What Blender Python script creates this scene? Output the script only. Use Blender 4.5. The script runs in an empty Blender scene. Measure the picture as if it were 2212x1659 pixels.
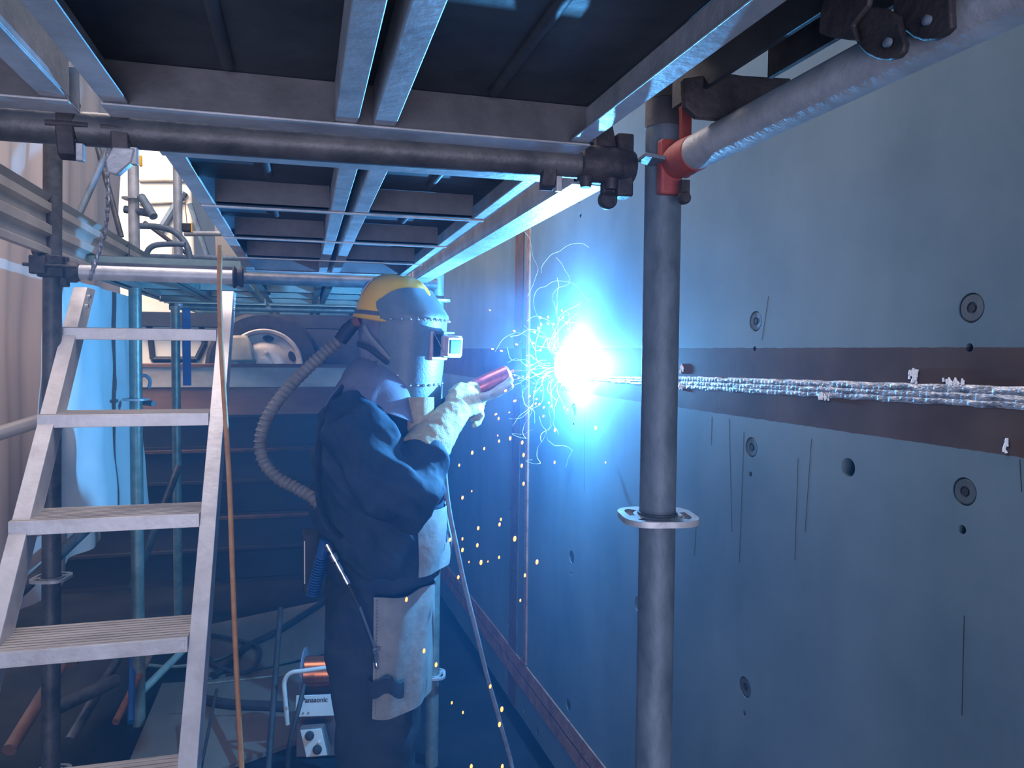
import bpy, bmesh, math, random
from mathutils import Vector, Matrix, noise
random.seed(7)
sc = bpy.context.scene
COL = sc.collection
V = Vector
PI = math.pi
# ------------------------------------------------------------------ camera
F, CX, CY, CZ = 1650.0, 1106.0, 829.5, 1.56
yaw, pit, rol = math.radians(15.3), math.radians(2.48), math.radians(0.5)
cf = V((math.sin(yaw)*math.cos(pit), math.cos(yaw)*math.cos(pit), -math.sin(pit)))
_r0 = V((math.cos(yaw), -math.sin(yaw), 0)); _u0 = _r0.cross(cf)
cr = _r0*math.cos(rol) + _u0*math.sin(rol)
cu = -_r0*math.sin(rol) + _u0*math.cos(rol)
CAMP = V((0, 0, CZ))
cd = bpy.data.cameras.new('camera'); cam = bpy.data.objects.new('camera', cd); COL.objects.link(cam)
M = Matrix((cr, cu, -cf)).transposed().to_4x4(); M.translation = CAMP
cam.matrix_world = M
cd.sensor_width = 36; cd.lens = F/2212*36; cd.clip_start = 0.02; cd.clip_end = 100
sc.camera = cam
def ray(x, y): return cf + cr*((x-CX)/F) - cu*((y-CY)/F)
def at(x, y, d): return CAMP + ray(x, y)*d            # point at a real distance along the view
def on(x, y, Y):                                       # point on the upright plane y = Y
    R = ray(x, y); return CAMP + R*(Y/R.y)
def onx(x, y, X):
    R = ray(x, y); return CAMP + R*(X/R.x)
def onz(x, y, z):
    R = ray(x, y); return CAMP + R*((z-CZ)/R.z)
# ------------------------------------------------------------------ world, lights, exposure
sc.view_settings.view_transform = 'Standard'; sc.view_settings.look = 'None'
sc.view_settings.gamma = 1; sc.view_settings.use_curve_mapping = False
sc.view_settings.exposure = 0.40
sc.cycles.use_denoising = True
sc.cycles.volume_step_rate = 2.0
sc.cycles.max_bounces = 5; sc.cycles.volume_bounces = 0
w = bpy.data.worlds.new('world'); sc.world = w; w.use_nodes = True
bg = w.node_tree.nodes['Background']; bg.inputs[0].default_value = (0.22, 0.42, 0.82, 1); bg.inputs[1].default_value = 0.50
def light(name, kind, loc, power, col, size=0.1, size_y=None, aim=None):
    l = bpy.data.lights.new(name, kind); l.energy = power; l.color = col
    if kind == 'AREA':
        l.shape = 'RECTANGLE'; l.size = size; l.size_y = size_y or size
    elif kind == 'POINT': l.shadow_soft_size = size
    o = bpy.data.objects.new(name, l); COL.objects.link(o); o.location = loc
    if aim is not None: o.rotation_euler = (V(aim)-V(loc)).to_track_quat('-Z', 'Y').to_euler()
    return o
# wall plane: runs almost along +Y, drifting to the left with distance
W0, WK = 0.93, 0.0306
_s = math.sqrt(1+WK*WK)
wd = V((-WK, 1, 0))/_s; wn = V((-1, -WK, 0))/_s; WB = V((W0, 0, 0))
def wallp(x, y, off=0.0):
    R = ray(x, y); t = (W0-off*_s)/(R.x+WK*R.y); return CAMP + R*t
def wl(u, z, n=0.0): return WB + wd*u + wn*n + V((0, 0, z))
def uz(x, y):
    p = wallp(x, y); return ((p-WB).dot(wd), p.z)
ARC = wallp(1227, 791, 0.042)
light('welding_arc_light', 'POINT', ARC, 125, (0.10, 0.44, 1.0), 0.010)
light('shed_daylight', 'AREA', (-2.4, 4.6, 4.8), 260, (1.0, 0.82, 0.68), 2.5, 1.6, aim=(-1.0, 6.6, 1.9))
light('roof_daylight', 'AREA', (-0.62, 2.4, 4.0), 75, (1.0, 0.84, 0.78), 0.8, 3.2, aim=(-1.1, 2.6, 1.2))
light('low_fill', 'AREA', (-0.5, -2.6, 0.9), 62, (0.82, 0.80, 1.0), 2.4, 1.2, aim=(-0.3, 2.4, 1.7))  # fill lamp added low behind the camera for risers and plank undersides

# ------------------------------------------------------------------ materials
def mat(name, c1, c2=None, rough=0.6, metal=0.0, scale=6.0, stretch=(1, 1, 1), bump=0.0, bscale=60.0, emit=None, estr=0.0, detail=5, spec=0.5, rr=0.0, pos=(0.35, 0.65), extra=None):
    m = bpy.data.materials.new(name); m.use_nodes = True
    nt = m.node_tree; N = nt.nodes; L = nt.links; b = N['Principled BSDF']
    b.inputs['Roughness'].default_value = rough; b.inputs['Metallic'].default_value = metal
    b.inputs['Specular IOR Level'].default_value = spec
    b.inputs['Base Color'].default_value = (*c1, 1)
    if emit:
        b.inputs['Emission Color'].default_value = (*emit, 1); b.inputs['Emission Strength'].default_value = estr
    if c2 or bump or rr:
        g = N.new('ShaderNodeNewGeometry'); mp = N.new('ShaderNodeMapping'); mp.inputs['Scale'].default_value = stretch
        L.new(g.outputs['Position'], mp.inputs['Vector'])
    if c2:
        n = N.new('ShaderNodeTexNoise'); n.inputs['Scale'].default_value = scale; n.inputs['Detail'].default_value = detail
        n.inputs['Roughness'].default_value = 0.62
        L.new(mp.outputs[0], n.inputs['Vector'])
        r = N.new('ShaderNodeValToRGB'); r.color_ramp.elements[0].color = (*c1, 1); r.color_ramp.elements[1].color = (*c2, 1)
        r.color_ramp.elements[0].position = pos[0]; r.color_ramp.elements[1].position = pos[1]
        L.new(n.outputs['Fac'], r.inputs['Fac']); out = r.outputs[0]
        if extra: out = extra(nt, g, out)
        L.new(out, b.inputs['Base Color'])
        if rr:
            mr = N.new('ShaderNodeMapRange'); mr.inputs[3].default_value = rough-rr; mr.inputs[4].default_value = rough+rr
            L.new(n.outputs['Fac'], mr.inputs[0]); L.new(mr.outputs[0], b.inputs['Roughness'])
    if bump:
        n2 = N.new('ShaderNodeTexNoise'); n2.inputs['Scale'].default_value = bscale; n2.inputs['Detail'].default_value = 4
        L.new(mp.outputs[0], n2.inputs['Vector'])
        bp = N.new('ShaderNodeBump'); bp.inputs['Strength'].default_value = bump; bp.inputs['Distance'].default_value = 0.01
        L.new(n2.outputs['Fac'], bp.inputs['Height']); L.new(bp.outputs[0], b.inputs['Normal'])
    return m
def wall_bands(nt, g, col):
    # unblasted brown strip either side of the weld, scribed lines and a drip streak
    N, L = nt.nodes, nt.links
    sp = N.new('ShaderNodeSeparateXYZ'); L.new(g.outputs['Position'], sp.inputs[0])
    nz = N.new('ShaderNodeTexNoise'); nz.inputs['Scale'].default_value = 40; L.new(g.outputs['Position'], nz.inputs['Vector'])
    def m(op, a, b_=None):
        n = N.new('ShaderNodeMath'); n.operation = op
        for i, v in enumerate((a, b_)):
            if v is None: continue
            if isinstance(v, (int, float)): n.inputs[i].default_value = v
            else: L.new(v, n.inputs[i])
        return n.outputs[0]
    zz = m('ADD', sp.outputs['Z'], m('MULTIPLY', nz.outputs['Fac'], 0.004))
    band = m('MULTIPLY', m('GREATER_THAN', zz, 1.4285), m('LESS_THAN', zz, 1.5725))
    mx = N.new('ShaderNodeMix'); mx.data_type = 'RGBA'; L.new(band, mx.inputs[0]); L.new(col, mx.inputs[6])
    n3 = N.new('ShaderNodeTexNoise'); n3.inputs['Scale'].default_value = 9; n3.inputs['Detail'].default_value = 8
    L.new(g.outputs['Position'], n3.inputs['Vector'])
    r3 = N.new('ShaderNodeValToRGB'); r3.color_ramp.elements[0].color = (0.050, 0.036, 0.038, 1); r3.color_ramp.elements[1].color = (0.085, 0.064, 0.062, 1)
    r3.color_ramp.elements[0].position = 0.3; r3.color_ramp.elements[1].position = 0.7
    L.new(n3.outputs['Fac'], r3.inputs[0]); L.new(r3.outputs[0], mx.inputs[7])
    out = mx.outputs[2]
    # rain-like vertical stains
    ns = N.new('ShaderNodeTexNoise'); ns.inputs['Scale'].default_value = 1.0; ns.inputs['Detail'].default_value = 6
    mp = N.new('ShaderNodeMapping'); mp.inputs['Scale'].default_value = (6, 6, 0.9); L.new(g.outputs['Position'], mp.inputs[0]); L.new(mp.outputs[0], ns.inputs['Vector'])
    rs = N.new('ShaderNodeValToRGB'); rs.color_ramp.elements[0].position = 0.35; rs.color_ramp.elements[1].position = 0.62
    rs.color_ramp.elements[0].color = (0.86, 0.87, 0.86, 1); rs.color_ramp.elements[1].color = (1, 1, 1, 1)
    L.new(ns.outputs['Fac'], rs.inputs[0])
    mu = N.new('ShaderNodeMix'); mu.data_type = 'RGBA'; mu.blend_type = 'MULTIPLY'; mu.inputs[0].default_value = 1
    L.new(out, mu.inputs[6]); L.new(rs.outputs[0], mu.inputs[7])
    return mu.outputs[2]
m_wall = mat('wall_steel', (0.095, 0.150, 0.195), (0.140, 0.200, 0.240), 0.72, 0.0, 2.2, bump=0.02, bscale=140, detail=10, extra=wall_bands, spec=0.14)
m_rust = mat('rusty_steel', (0.16, 0.055, 0.028), (0.30, 0.13, 0.07), 0.85, 0, 18, bump=0.4, bscale=120)
m_rustd = mat('dark_rust', (0.05, 0.028, 0.022), (0.10, 0.05, 0.035), 0.85, 0, 14, bump=0.3)
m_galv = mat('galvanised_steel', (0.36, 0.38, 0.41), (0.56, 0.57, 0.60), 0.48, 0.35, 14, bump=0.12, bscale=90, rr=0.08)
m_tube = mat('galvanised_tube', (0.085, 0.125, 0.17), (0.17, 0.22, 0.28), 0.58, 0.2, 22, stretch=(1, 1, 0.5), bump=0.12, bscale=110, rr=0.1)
m_tubed = mat('dark_tube', (0.05, 0.055, 0.065), (0.12, 0.12, 0.13), 0.5, 0.35, 18, bump=0.15)
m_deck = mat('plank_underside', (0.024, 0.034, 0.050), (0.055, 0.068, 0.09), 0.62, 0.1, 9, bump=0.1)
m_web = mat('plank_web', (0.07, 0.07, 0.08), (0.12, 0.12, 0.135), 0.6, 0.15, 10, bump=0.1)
m_clamp = mat('dark_clamp', (0.028, 0.028, 0.038), (0.070, 0.062, 0.068), 0.6, 0.35, 30, bump=0.25)
m_red = mat('red_oxide_paint', (0.42, 0.07, 0.055), (0.30, 0.06, 0.06), 0.6, 0, 30, bump=0.15)
m_brass = mat('scraped_sleeve', (0.42, 0.36, 0.26), (0.20, 0.16, 0.14), 0.35, 0.7, 24, bump=0.25, stretch=(1, 1, 0.4))
m_alu = mat('aluminium', (0.50, 0.49, 0.50), (0.66, 0.66, 0.68), 0.42, 0.25, 12, bump=0.08, rr=0.08)
m_alud = mat('dusty_tread', (0.34, 0.31, 0.28), (0.50, 0.47, 0.44), 0.75, 0.0, 26, stretch=(0.25, 1, 1), bump=0.25)
m_board = mat('ribbed_board', (0.36, 0.33, 0.31), (0.46, 0.43, 0.40), 0.5, 0.2, 6, bump=0.05)
m_tarpw = mat('white_tarp', (0.62, 0.70, 0.76), (0.72, 0.80, 0.84), 0.75, 0, 3, bump=0.05, bscale=25)
m_tarpp = mat('beige_tarp', (0.58, 0.48, 0.45), (0.68, 0.58, 0.54), 0.8, 0, 3, stretch=(1, 1, 0.3), bump=0.05, bscale=20)
m_cream = mat('cream_paint', (0.78, 0.70, 0.58), (0.86, 0.79, 0.68), 0.5, 0, 2)
m_creamd = mat('dusty_fender', (0.34, 0.30, 0.24), (0.55, 0.49, 0.40), 0.7, 0, 5)
m_glass = mat('dark_glass', (0.02, 0.025, 0.03), rough=0.08)
m_black = mat('black_rubber', (0.012, 0.013, 0.016), (0.03, 0.03, 0.035), 0.65, 0, 20)
m_dark = mat('dark_machine', (0.012, 0.015, 0.02), (0.03, 0.033, 0.04), 0.7, 0, 6)
m_rim = mat('wheel_paint', (0.45, 0.40, 0.38), (0.62, 0.56, 0.54), 0.45, 0.2, 14)
m_beam = mat('brown_beam', (0.14, 0.065, 0.045), (0.24, 0.13, 0.095), 0.75, 0, 5, stretch=(0.3, 1, 1), bump=0.1)
m_beamw = mat('dirty_white_beam', (0.30, 0.24, 0.21), (0.55, 0.49, 0.44), 0.75, 0, 5, stretch=(0.5, 1, 1))
m_beamd = mat('dark_beam', (0.010, 0.011, 0.016), (0.026, 0.022, 0.026), 0.6, 0.1, 5, stretch=(0.3, 1, 1))
m_floor = mat('steel_floor', (0.007, 0.009, 0.013), (0.016, 0.018, 0.022), 0.9, 0, 3, bump=0.1, spec=0.1)
m_ply = mat('plywood', (0.10, 0.08, 0.068), (0.17, 0.14, 0.12), 0.8, 0, 4, stretch=(1, 0.2, 1), bump=0.1)
m_rope = mat('orange_hose', (0.42, 0.17, 0.05), (0.55, 0.27, 0.09), 0.55, 0, 30)
m_wire = mat('braided_wire', (0.50, 0.52, 0.58), (0.08, 0.085, 0.10), 0.35, 0.6, 90, stretch=(1, 1, 1))
m_blue = mat('blue_strap', (0.01, 0.07, 0.26), (0.015, 0.11, 0.34), 0.5, 0, 12)
m_navy = mat('navy_jacket', (0.016, 0.032, 0.054), (0.032, 0.050, 0.078), 0.82, 0, 14, bump=0.35, bscale=26, spec=0.3)
m_trs = mat('navy_trousers', (0.022, 0.030, 0.042), (0.038, 0.048, 0.062), 0.85, 0, 14, bump=0.35, bscale=24, spec=0.25)
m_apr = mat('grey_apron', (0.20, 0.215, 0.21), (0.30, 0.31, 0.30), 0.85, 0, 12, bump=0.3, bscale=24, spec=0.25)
m_hood = mat('grey_hood', (0.15, 0.155, 0.21), (0.21, 0.215, 0.28), 0.85, 0, 9, bump=0.08, bscale=160, spec=0.3)
m_yel = mat('yellow_helmet', (1.0, 0.54, 0.015), (0.90, 0.46, 0.03), 0.33, 0, 7, detail=6, rr=0.08, spec=0.5)
m_mask = mat('fibre_mask', (0.10, 0.135, 0.155), (0.17, 0.20, 0.22), 0.45, 0, 9, bump=0.15, bscale=160, rr=0.08)
m_leath = mat('tan_leather', (0.40, 0.32, 0.18), (0.54, 0.45, 0.28), 0.9, 0, 40, bump=0.4, bscale=320, spec=0.2)
m_glove = mat('grey_suede', (0.30, 0.28, 0.24), (0.46, 0.43, 0.36), 0.9, 0, 30, bump=0.35, bscale=320, spec=0.2)
m_skin = mat('skin', (0.52, 0.33, 0.25), (0.58, 0.38, 0.29), 0.55, 0, 20)
m_white = mat('white_plastic', (0.72, 0.72, 0.72), rough=0.45)
m_pinkw = mat('lens_holder', (0.46, 0.27, 0.26), (0.60, 0.46, 0.45), 0.35, 0, 30)
m_lens = mat('lens_glass', (0.01, 0.05, 0.16), (0.06, 0.16, 0.30), 0.2, 0, 260)
m_chrome = mat('chromed_fitting', (0.70, 0.70, 0.74), rough=0.18, metal=1.0)
m_copper = mat('copper_wire', (0.72, 0.26, 0.12), (0.55, 0.18, 0.09), 0.28, 0.9, 8, stretch=(60, 1, 1))
m_hose = mat('corrugated_hose', (0.15, 0.145, 0.14), (0.24, 0.23, 0.22), 0.6, 0, 20)
m_feed = mat('feeder_enamel', (0.46, 0.50, 0.50), (0.56, 0.60, 0.60), 0.45, 0, 5)
m_feedd = mat('feeder_body', (0.11, 0.075, 0.07), (0.17, 0.12, 0.11), 0.6, 0, 5)
m_nozzle = mat('torch_nozzle', (0.45, 0.10, 0.12), (0.62, 0.20, 0.18), 0.3, 0.75, 30)
m_cable = mat('grey_cable', (0.20, 0.21, 0.23), (0.30, 0.31, 0.33), 0.5, 0, 30)
m_bead = mat('weld_metal', (0.09, 0.11, 0.14), (0.44, 0.48, 0.54), 0.45, 0.45, 60, stretch=(1, 0.5, 1), bump=0.6, bscale=120, pos=(0.3, 0.6))
m_slag = mat('white_slag', (0.70, 0.71, 0.73), (0.86, 0.87, 0.88), 0.8, 0, 60)
m_bolt = mat('bolt_steel', (0.06, 0.085, 0.10), (0.09, 0.115, 0.13), 0.5, 0.3, 60)
m_boltd = mat('bolt_dark', (0.035, 0.05, 0.06), (0.06, 0.075, 0.085), 0.5, 0.3, 60)
m_hole = mat('bore_dark', (0.010, 0.013, 0.016), rough=0.8)
m_arc = bpy.data.materials.new('arc_glare'); m_arc.use_nodes = True      # arc plus camera bloom, shaped as a glowing shell that lets light through
_n = m_arc.node_tree.nodes; _l = m_arc.node_tree.links; _n.remove(_n['Principled BSDF'])
_e = _n.new('ShaderNodeEmission'); _e.inputs[0].default_value = (0.62, 0.88, 1.0, 1); _e.inputs[1].default_value = 5
_t = _n.new('ShaderNodeBsdfTransparent'); _a = _n.new('ShaderNodeAddShader'); _l.new(_e.outputs[0], _a.inputs[0]); _l.new(_t.outputs[0], _a.inputs[1]); _l.new(_a.outputs[0], _n['Material Output'].inputs[0])
m_spark = mat('hot_spark', (1, 0.4, 0.1), emit=(1.0, 0.22, 0.035), estr=4.5)
m_wisp = mat('fume_thread', (0.85, 0.92, 0.98), rough=0.9)
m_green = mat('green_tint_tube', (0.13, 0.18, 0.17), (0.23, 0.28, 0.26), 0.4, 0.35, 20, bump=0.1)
m_teal = mat('teal_lit_plank', (0.20, 0.30, 0.29), (0.32, 0.42, 0.40), 0.5, 0.25, 10, bump=0.1)  # teal light on the far planks is put into their base colour
m_teald = mat('teal_lit_plank_deck', (0.05, 0.085, 0.09), (0.13, 0.19, 0.19), 0.6, 0.1, 8)

# ------------------------------------------------------------------ mesh helpers
class MB:
    def __init__(s): s.v = []; s.f = []
    def add(s, vs, fs):
        o = len(s.v); s.v += [V(p) for p in vs]; s.f += [tuple(i+o for i in f) for f in fs]; return s
    def box(s, c, size, ax=None):
        c = V(c); hx, hy, hz = [k/2 for k in size]
        X, Y, Z = ax if ax else (V((1, 0, 0)), V((0, 1, 0)), V((0, 0, 1)))
        vs = [c + X*(hx*a) + Y*(hy*b) + Z*(hz*d) for a in (-1, 1) for b in (-1, 1) for d in (-1, 1)]
        return s.add(vs, [(0, 1, 3, 2), (4, 6, 7, 5), (0, 4, 5, 1), (2, 3, 7, 6), (0, 2, 6, 4), (1, 5, 7, 3)])
    def bb(s, x0, x1, y0, y1, z0, z1): return s.box(((x0+x1)/2, (y0+y1)/2, (z0+z1)/2), (abs(x1-x0), abs(y1-y0), abs(z1-z0)))
    def rings(s, R, cap=True, closed=True):
        n = len(R[0]); o = len(s.v)
        for r in R: s.v += [V(p) for p in r]
        for i in range(len(R)-1):
            for j in range(n if closed else n-1):
                k = (j+1) % n
                s.f.append((o+i*n+j, o+i*n+k, o+(i+1)*n+k, o+(i+1)*n+j))
        if cap:
            s.f.append(tuple(o+j for j in reversed(range(n)))); s.f.append(tuple(o+(len(R)-1)*n+j for j in range(n)))
        return s
    def tube(s, pts, r, n=16, cap=True, flat=1.0, up=None, fr=None):
        pts = [V(p) for p in pts]; m = len(pts)
        rr = r if isinstance(r, (list, tuple)) else [r]*m
        T = []
        for i in range(m):
            t = (pts[min(i+1, m-1)]-pts[max(i-1, 0)]); T.append(t.normalized())
        a = V(up) if up else (V((0, 0, 1)) if abs(T[0].z) < 0.9 else V((1, 0, 0)))
        u = (a - T[0]*a.dot(T[0])).normalized(); R = []
        for i in range(m):
            u = (u - T[i]*u.dot(T[i])).normalized(); v = T[i].cross(u)
            R.append([pts[i] + u*(rr[i]*math.cos(2*PI*j/n)) + v*(rr[i]*flat*math.sin(2*PI*j/n)) for j in range(n)])
        return s.rings(R, cap)
    def cyl(s, a, b, r, n=24, r2=None): return s.tube([a, b], [r, r if r2 is None else r2], n)
    def lathe(s, c, axis, prof, n=32, cap=True):
        c = V(c); ax = V(axis).normalized(); a = V((0, 0, 1)) if abs(ax.z) < 0.9 else V((1, 0, 0))
        u = (a-ax*a.dot(ax)).normalized(); v = ax.cross(u)
        return s.rings([[c + ax*h + u*(r*math.cos(2*PI*j/n)) + v*(r*math.sin(2*PI*j/n)) for j in range(n)] for r, h in prof], cap)
    def prism(s, poly, nrm, th):
        n = len(poly); d = V(nrm).normalized()*(th/2); P = [V(p) for p in poly]
        return s.add([p-d for p in P]+[p+d for p in P], [tuple(reversed(range(n))), tuple(range(n, 2*n))]+[(i, (i+1) % n, n+(i+1) % n, n+i) for i in range(n)])
    def sphere(s, c, r, n=12, sc3=(1, 1, 1)):
        c = V(c); R = []
        for i in range(1, n):
            t = PI*i/n
            R.append([c+V((r*sc3[0]*math.sin(t)*math.cos(2*PI*j/(2*n)), r*sc3[1]*math.sin(t)*math.sin(2*PI*j/(2*n)), r*sc3[2]*math.cos(t))) for j in range(2*n)])
        return s.rings(R)
    def sheet(s, fn, nu, nv, th=0.0):
        G = [[V(fn(i/nu, j/nv)) for j in range(nv+1)] for i in range(nu+1)]
        vs = [p for r in G for p in r]; fs = []
        for i in range(nu):
            for j in range(nv):
                a = i*(nv+1)+j; fs.append((a, a+1, a+nv+2, a+nv+1))
        if th:
            nn = []
            for i in range(nu+1):
                for j in range(nv+1):
                    du = G[min(i+1, nu)][j]-G[max(i-1, 0)][j]; dv = G[i][min(j+1, nv)]-G[i][max(j-1, 0)]
                    q = du.cross(dv); nn.append(q.normalized() if q.length > 1e-9 else V((0, 0, 1)))
            k = len(vs); vs2 = [p+q*th for p, q in zip(vs, nn)]
            fs += [tuple(k+i for i in reversed(f)) for f in list(fs)]
            bd = [j for j in range(nv+1)] + [i*(nv+1)+nv for i in range(1, nu+1)] + [nu*(nv+1)+j for j in range(nv-1, -1, -1)] + [i*(nv+1) for i in range(nu-1, 0, -1)]
            for a, b in zip(bd, bd[1:]+bd[:1]): fs.append((b, a, k+a, k+b))
            vs = vs+vs2
        return s.add(vs, fs)
def tagp(o, label=None, cat=None, group=None, kind=None):
    for k, v in (('label', label), ('category', cat), ('group', group), ('kind', kind)):
        if v: o[k] = v
    return o
def mesh_of(name, mb, m, smooth=35, bevel=0, org=V((0, 0, 0))):
    me = bpy.data.meshes.new(name); me.from_pydata([tuple(p-org) for p in mb.v], [], mb.f)
    bm = bmesh.new(); bm.from_mesh(me)
    bmesh.ops.recalc_face_normals(bm, faces=bm.faces); bm.to_mesh(me); bm.free()
    me.materials.append(m)
    if smooth: me.shade_smooth(); me.set_sharp_from_angle(angle=math.radians(smooth))
    return me
def base_of(vs):
    n = len(vs); xs = [p.x for p in vs]; ys = [p.y for p in vs]
    return V(((min(xs)+max(xs))/2, (min(ys)+max(ys))/2, min(p.z for p in vs)))
def root(name, loc, label, cat, group=None):
    o = bpy.data.objects.new(name, None); COL.objects.link(o); o.location = loc; o.empty_display_size = 0.05
    return tagp(o, label, cat, group)
def wloc(o): return V(o.location) + (wloc(o.parent) if o.parent else V((0, 0, 0)))
def obj(name, mb, m, parent=None, smooth=35, bevel=0, label=None, cat=None, group=None, kind=None):
    org = wloc(parent) if parent else base_of(mb.v)
    o = bpy.data.objects.new(name, mesh_of(name, mb, m, smooth, org=org)); COL.objects.link(o)
    if parent: o.parent = parent
    else: o.location = org
    if bevel:
        b = o.modifiers.new('bevel', 'BEVEL'); b.width = bevel; b.segments = 2; b.limit_method = 'ANGLE'; b.angle_limit = math.radians(40)
    return tagp(o, label, cat, group, kind)
def put(me, m, name, parent=None, org=V((0, 0, 0))):
    me.materials.clear(); me.materials.append(m); me.transform(Matrix.Translation(-org))
    me.shade_smooth()
    o = bpy.data.objects.new(name, me); COL.objects.link(o)
    if parent: o.parent = parent
    else: o.location = org
    return o
def blob(name, mb, m, parent, voxel=0.008, smooth_it=4, disp=None):
    # closed overlapping shapes become one skin, then take their folds
    me = bpy.data.meshes.new(name); me.from_pydata([tuple(p) for p in mb.v], [], mb.f)
    bm = bmesh.new(); bm.from_mesh(me); bmesh.ops.recalc_face_normals(bm, faces=bm.faces); bm.to_mesh(me); bm.free()
    t = bpy.data.objects.new('tmp', me); COL.objects.link(t)
    r = t.modifiers.new('r', 'REMESH'); r.mode = 'VOXEL'; r.voxel_size = voxel
    s = t.modifiers.new('s', 'SMOOTH'); s.factor = 0.5; s.iterations = smooth_it
    dg = bpy.context.evaluated_depsgraph_get(); me2 = bpy.data.meshes.new_from_object(t.evaluated_get(dg))
    bpy.data.objects.remove(t)
    if disp:
        ns = [v.normal.copy() for v in me2.vertices]
        for v, n in zip(me2.vertices, ns): v.co += n*disp(v.co, n)
    me2.name = name
    return put(me2, m, name, parent, wloc(parent) if parent else V((0, 0, 0)))
def spline(P, n=8):
    P = [V(p) for p in P]; Q = [P[0]*2-P[1]] + P + [P[-1]*2-P[-2]]; out = []
    for i in range(1, len(Q)-2):
        for k in range(n):
            t = k/n; a, b, c, d = Q[i-1:i+3]
            out.append(0.5*((2*b)+(c-a)*t+(2*a-5*b+4*c-d)*t*t+(3*b-a-3*c+d)*t**3))
    out.append(P[-1]); return out
X3, Y3, Z3 = V((1, 0, 0)), V((0, 1, 0)), V((0, 0, 1))

# ================================================================== THE SETTING
# floor
obj('floor', MB().bb(-3.5, 2.2, -3.0, 6.0, -0.10, 0.0), m_floor, kind='structure')
obj('floor_rear', MB().bb(-6, 2.6, 6.0, 13, 0.55, 1.03), m_floor, kind='structure')
# steel wall with real bores; cutter shapes are removed again after use
BOLTS = [(2098, 665, 0.0200), (1632, 694, 0.0196), (1623, 966, 0.0195), (2083, 1062, 0.0190), (1609, 1484, 0.0200), (1240, 885, 0.019), (1235, 1203, 0.020), (1228, 1522, 0.019), (1139, 1131, 0.018), (1161, 1580, 0.016)]
BLAB = ['largest socket bolt in the steel wall, above the weld at far right', 'socket bolt above the weld, right of the near scaffold post', 'socket bolt below the weld, right of the near scaffold post',
        'large socket bolt below the weld, near the right edge of the wall', 'lowest socket bolt on the wall right of the near scaffold post', 'socket bolt in the wall just under the welding arc',
        'socket bolt in the wall left of the ring on the near scaffold post', 'socket bolt low on the wall left of the near post, above the rusty joint', 'socket bolt beside the upright rusty joint, level with the post ring', 'socket bolt below the slanting rusty joint near the floor']
HOLES = [(1832, 1010, 0.0165, 0.05), (2094, 751, 0.0062, 0.03), (1630, 753, 0.0050, 0.03), (1621, 1024, 0.0052, 0.03), (2078, 1144, 0.0068, 0.03), (1607, 1540, 0.0062, 0.03), (1239, 917, 0.006, 0.03), (1234, 1238, 0.006, 0.03),
         (1101, 1103, 0.012, 0.03), (1134, 1397, 0.016, 0.03), (1098, 1347, 0.014, 0.03), (1132, 1534, 0.016, 0.03), (1097, 1480, 0.012, 0.03), (1254, 465, 0.008, 0.03), (1251, 436, 0.005, 0.03), (1378, 1305, 0.02, 0.03)]
wb = MB(); vs = [wl(u, z, n) for u in (-2.0, 4.72) for z in (0.09, 3.4) for n in (0.0, -0.16)]
wb.add(vs, [(0, 1, 3, 2), (4, 6, 7, 5), (0, 4, 5, 1), (2, 3, 7, 6), (0, 2, 6, 4), (1, 5, 7, 3)])
wall = obj('wall_right', wb, m_wall, smooth=30, kind='structure')
cut = MB()
for x, y, r in BOLTS: u, z = uz(x, y); cut.cyl(wl(u, z, 0.02), wl(u, z, -0.012), r+0.0012, 40)
for x, y, r, d in HOLES: u, z = uz(x, y); cut.cyl(wl(u, z, 0.02), wl(u, z, -d), r, 36)
cme = bpy.data.meshes.new('c'); cme.from_pydata([tuple(p) for p in cut.v], [], cut.f)
bm = bmesh.new(); bm.from_mesh(cme); bmesh.ops.recalc_face_normals(bm, faces=bm.faces); bm.to_mesh(cme); bm.free()
co = bpy.data.objects.new('c', cme); COL.objects.link(co)
bo = wall.modifiers.new('b', 'BOOLEAN'); bo.object = co; bo.operation = 'DIFFERENCE'; bo.solver = 'EXACT'
dg = bpy.context.evaluated_depsgraph_get(); nm = bpy.data.meshes.new_from_object(wall.evaluated_get(dg))
wall.modifiers.clear(); wall.data = nm; bpy.data.objects.remove(co)
nm.shade_smooth(); nm.set_sharp_from_angle(angle=math.radians(30))
for (x, y, r), lab in zip(BOLTS, BLAB):
    u, z = uz(x, y); rt = root('socket_bolt', wl(u, z), lab, 'bolt', 'socket bolts in the steel wall')
    h = MB(); n = 40; h.lathe(wl(u, z, 0), wn, [(r, -0.011), (r, -0.003), (r-0.002, -0.001), (r*0.42, -0.001), (r*0.40, -0.0035)], n)
    obj('bolt_head', h, m_bolt, rt)
    k = MB(); hx = r*0.30; k.tube([wl(u, z, -0.004), wl(u, z, -0.0006)], hx, 6); obj('hex_socket', k, m_hole, rt, smooth=0)
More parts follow.
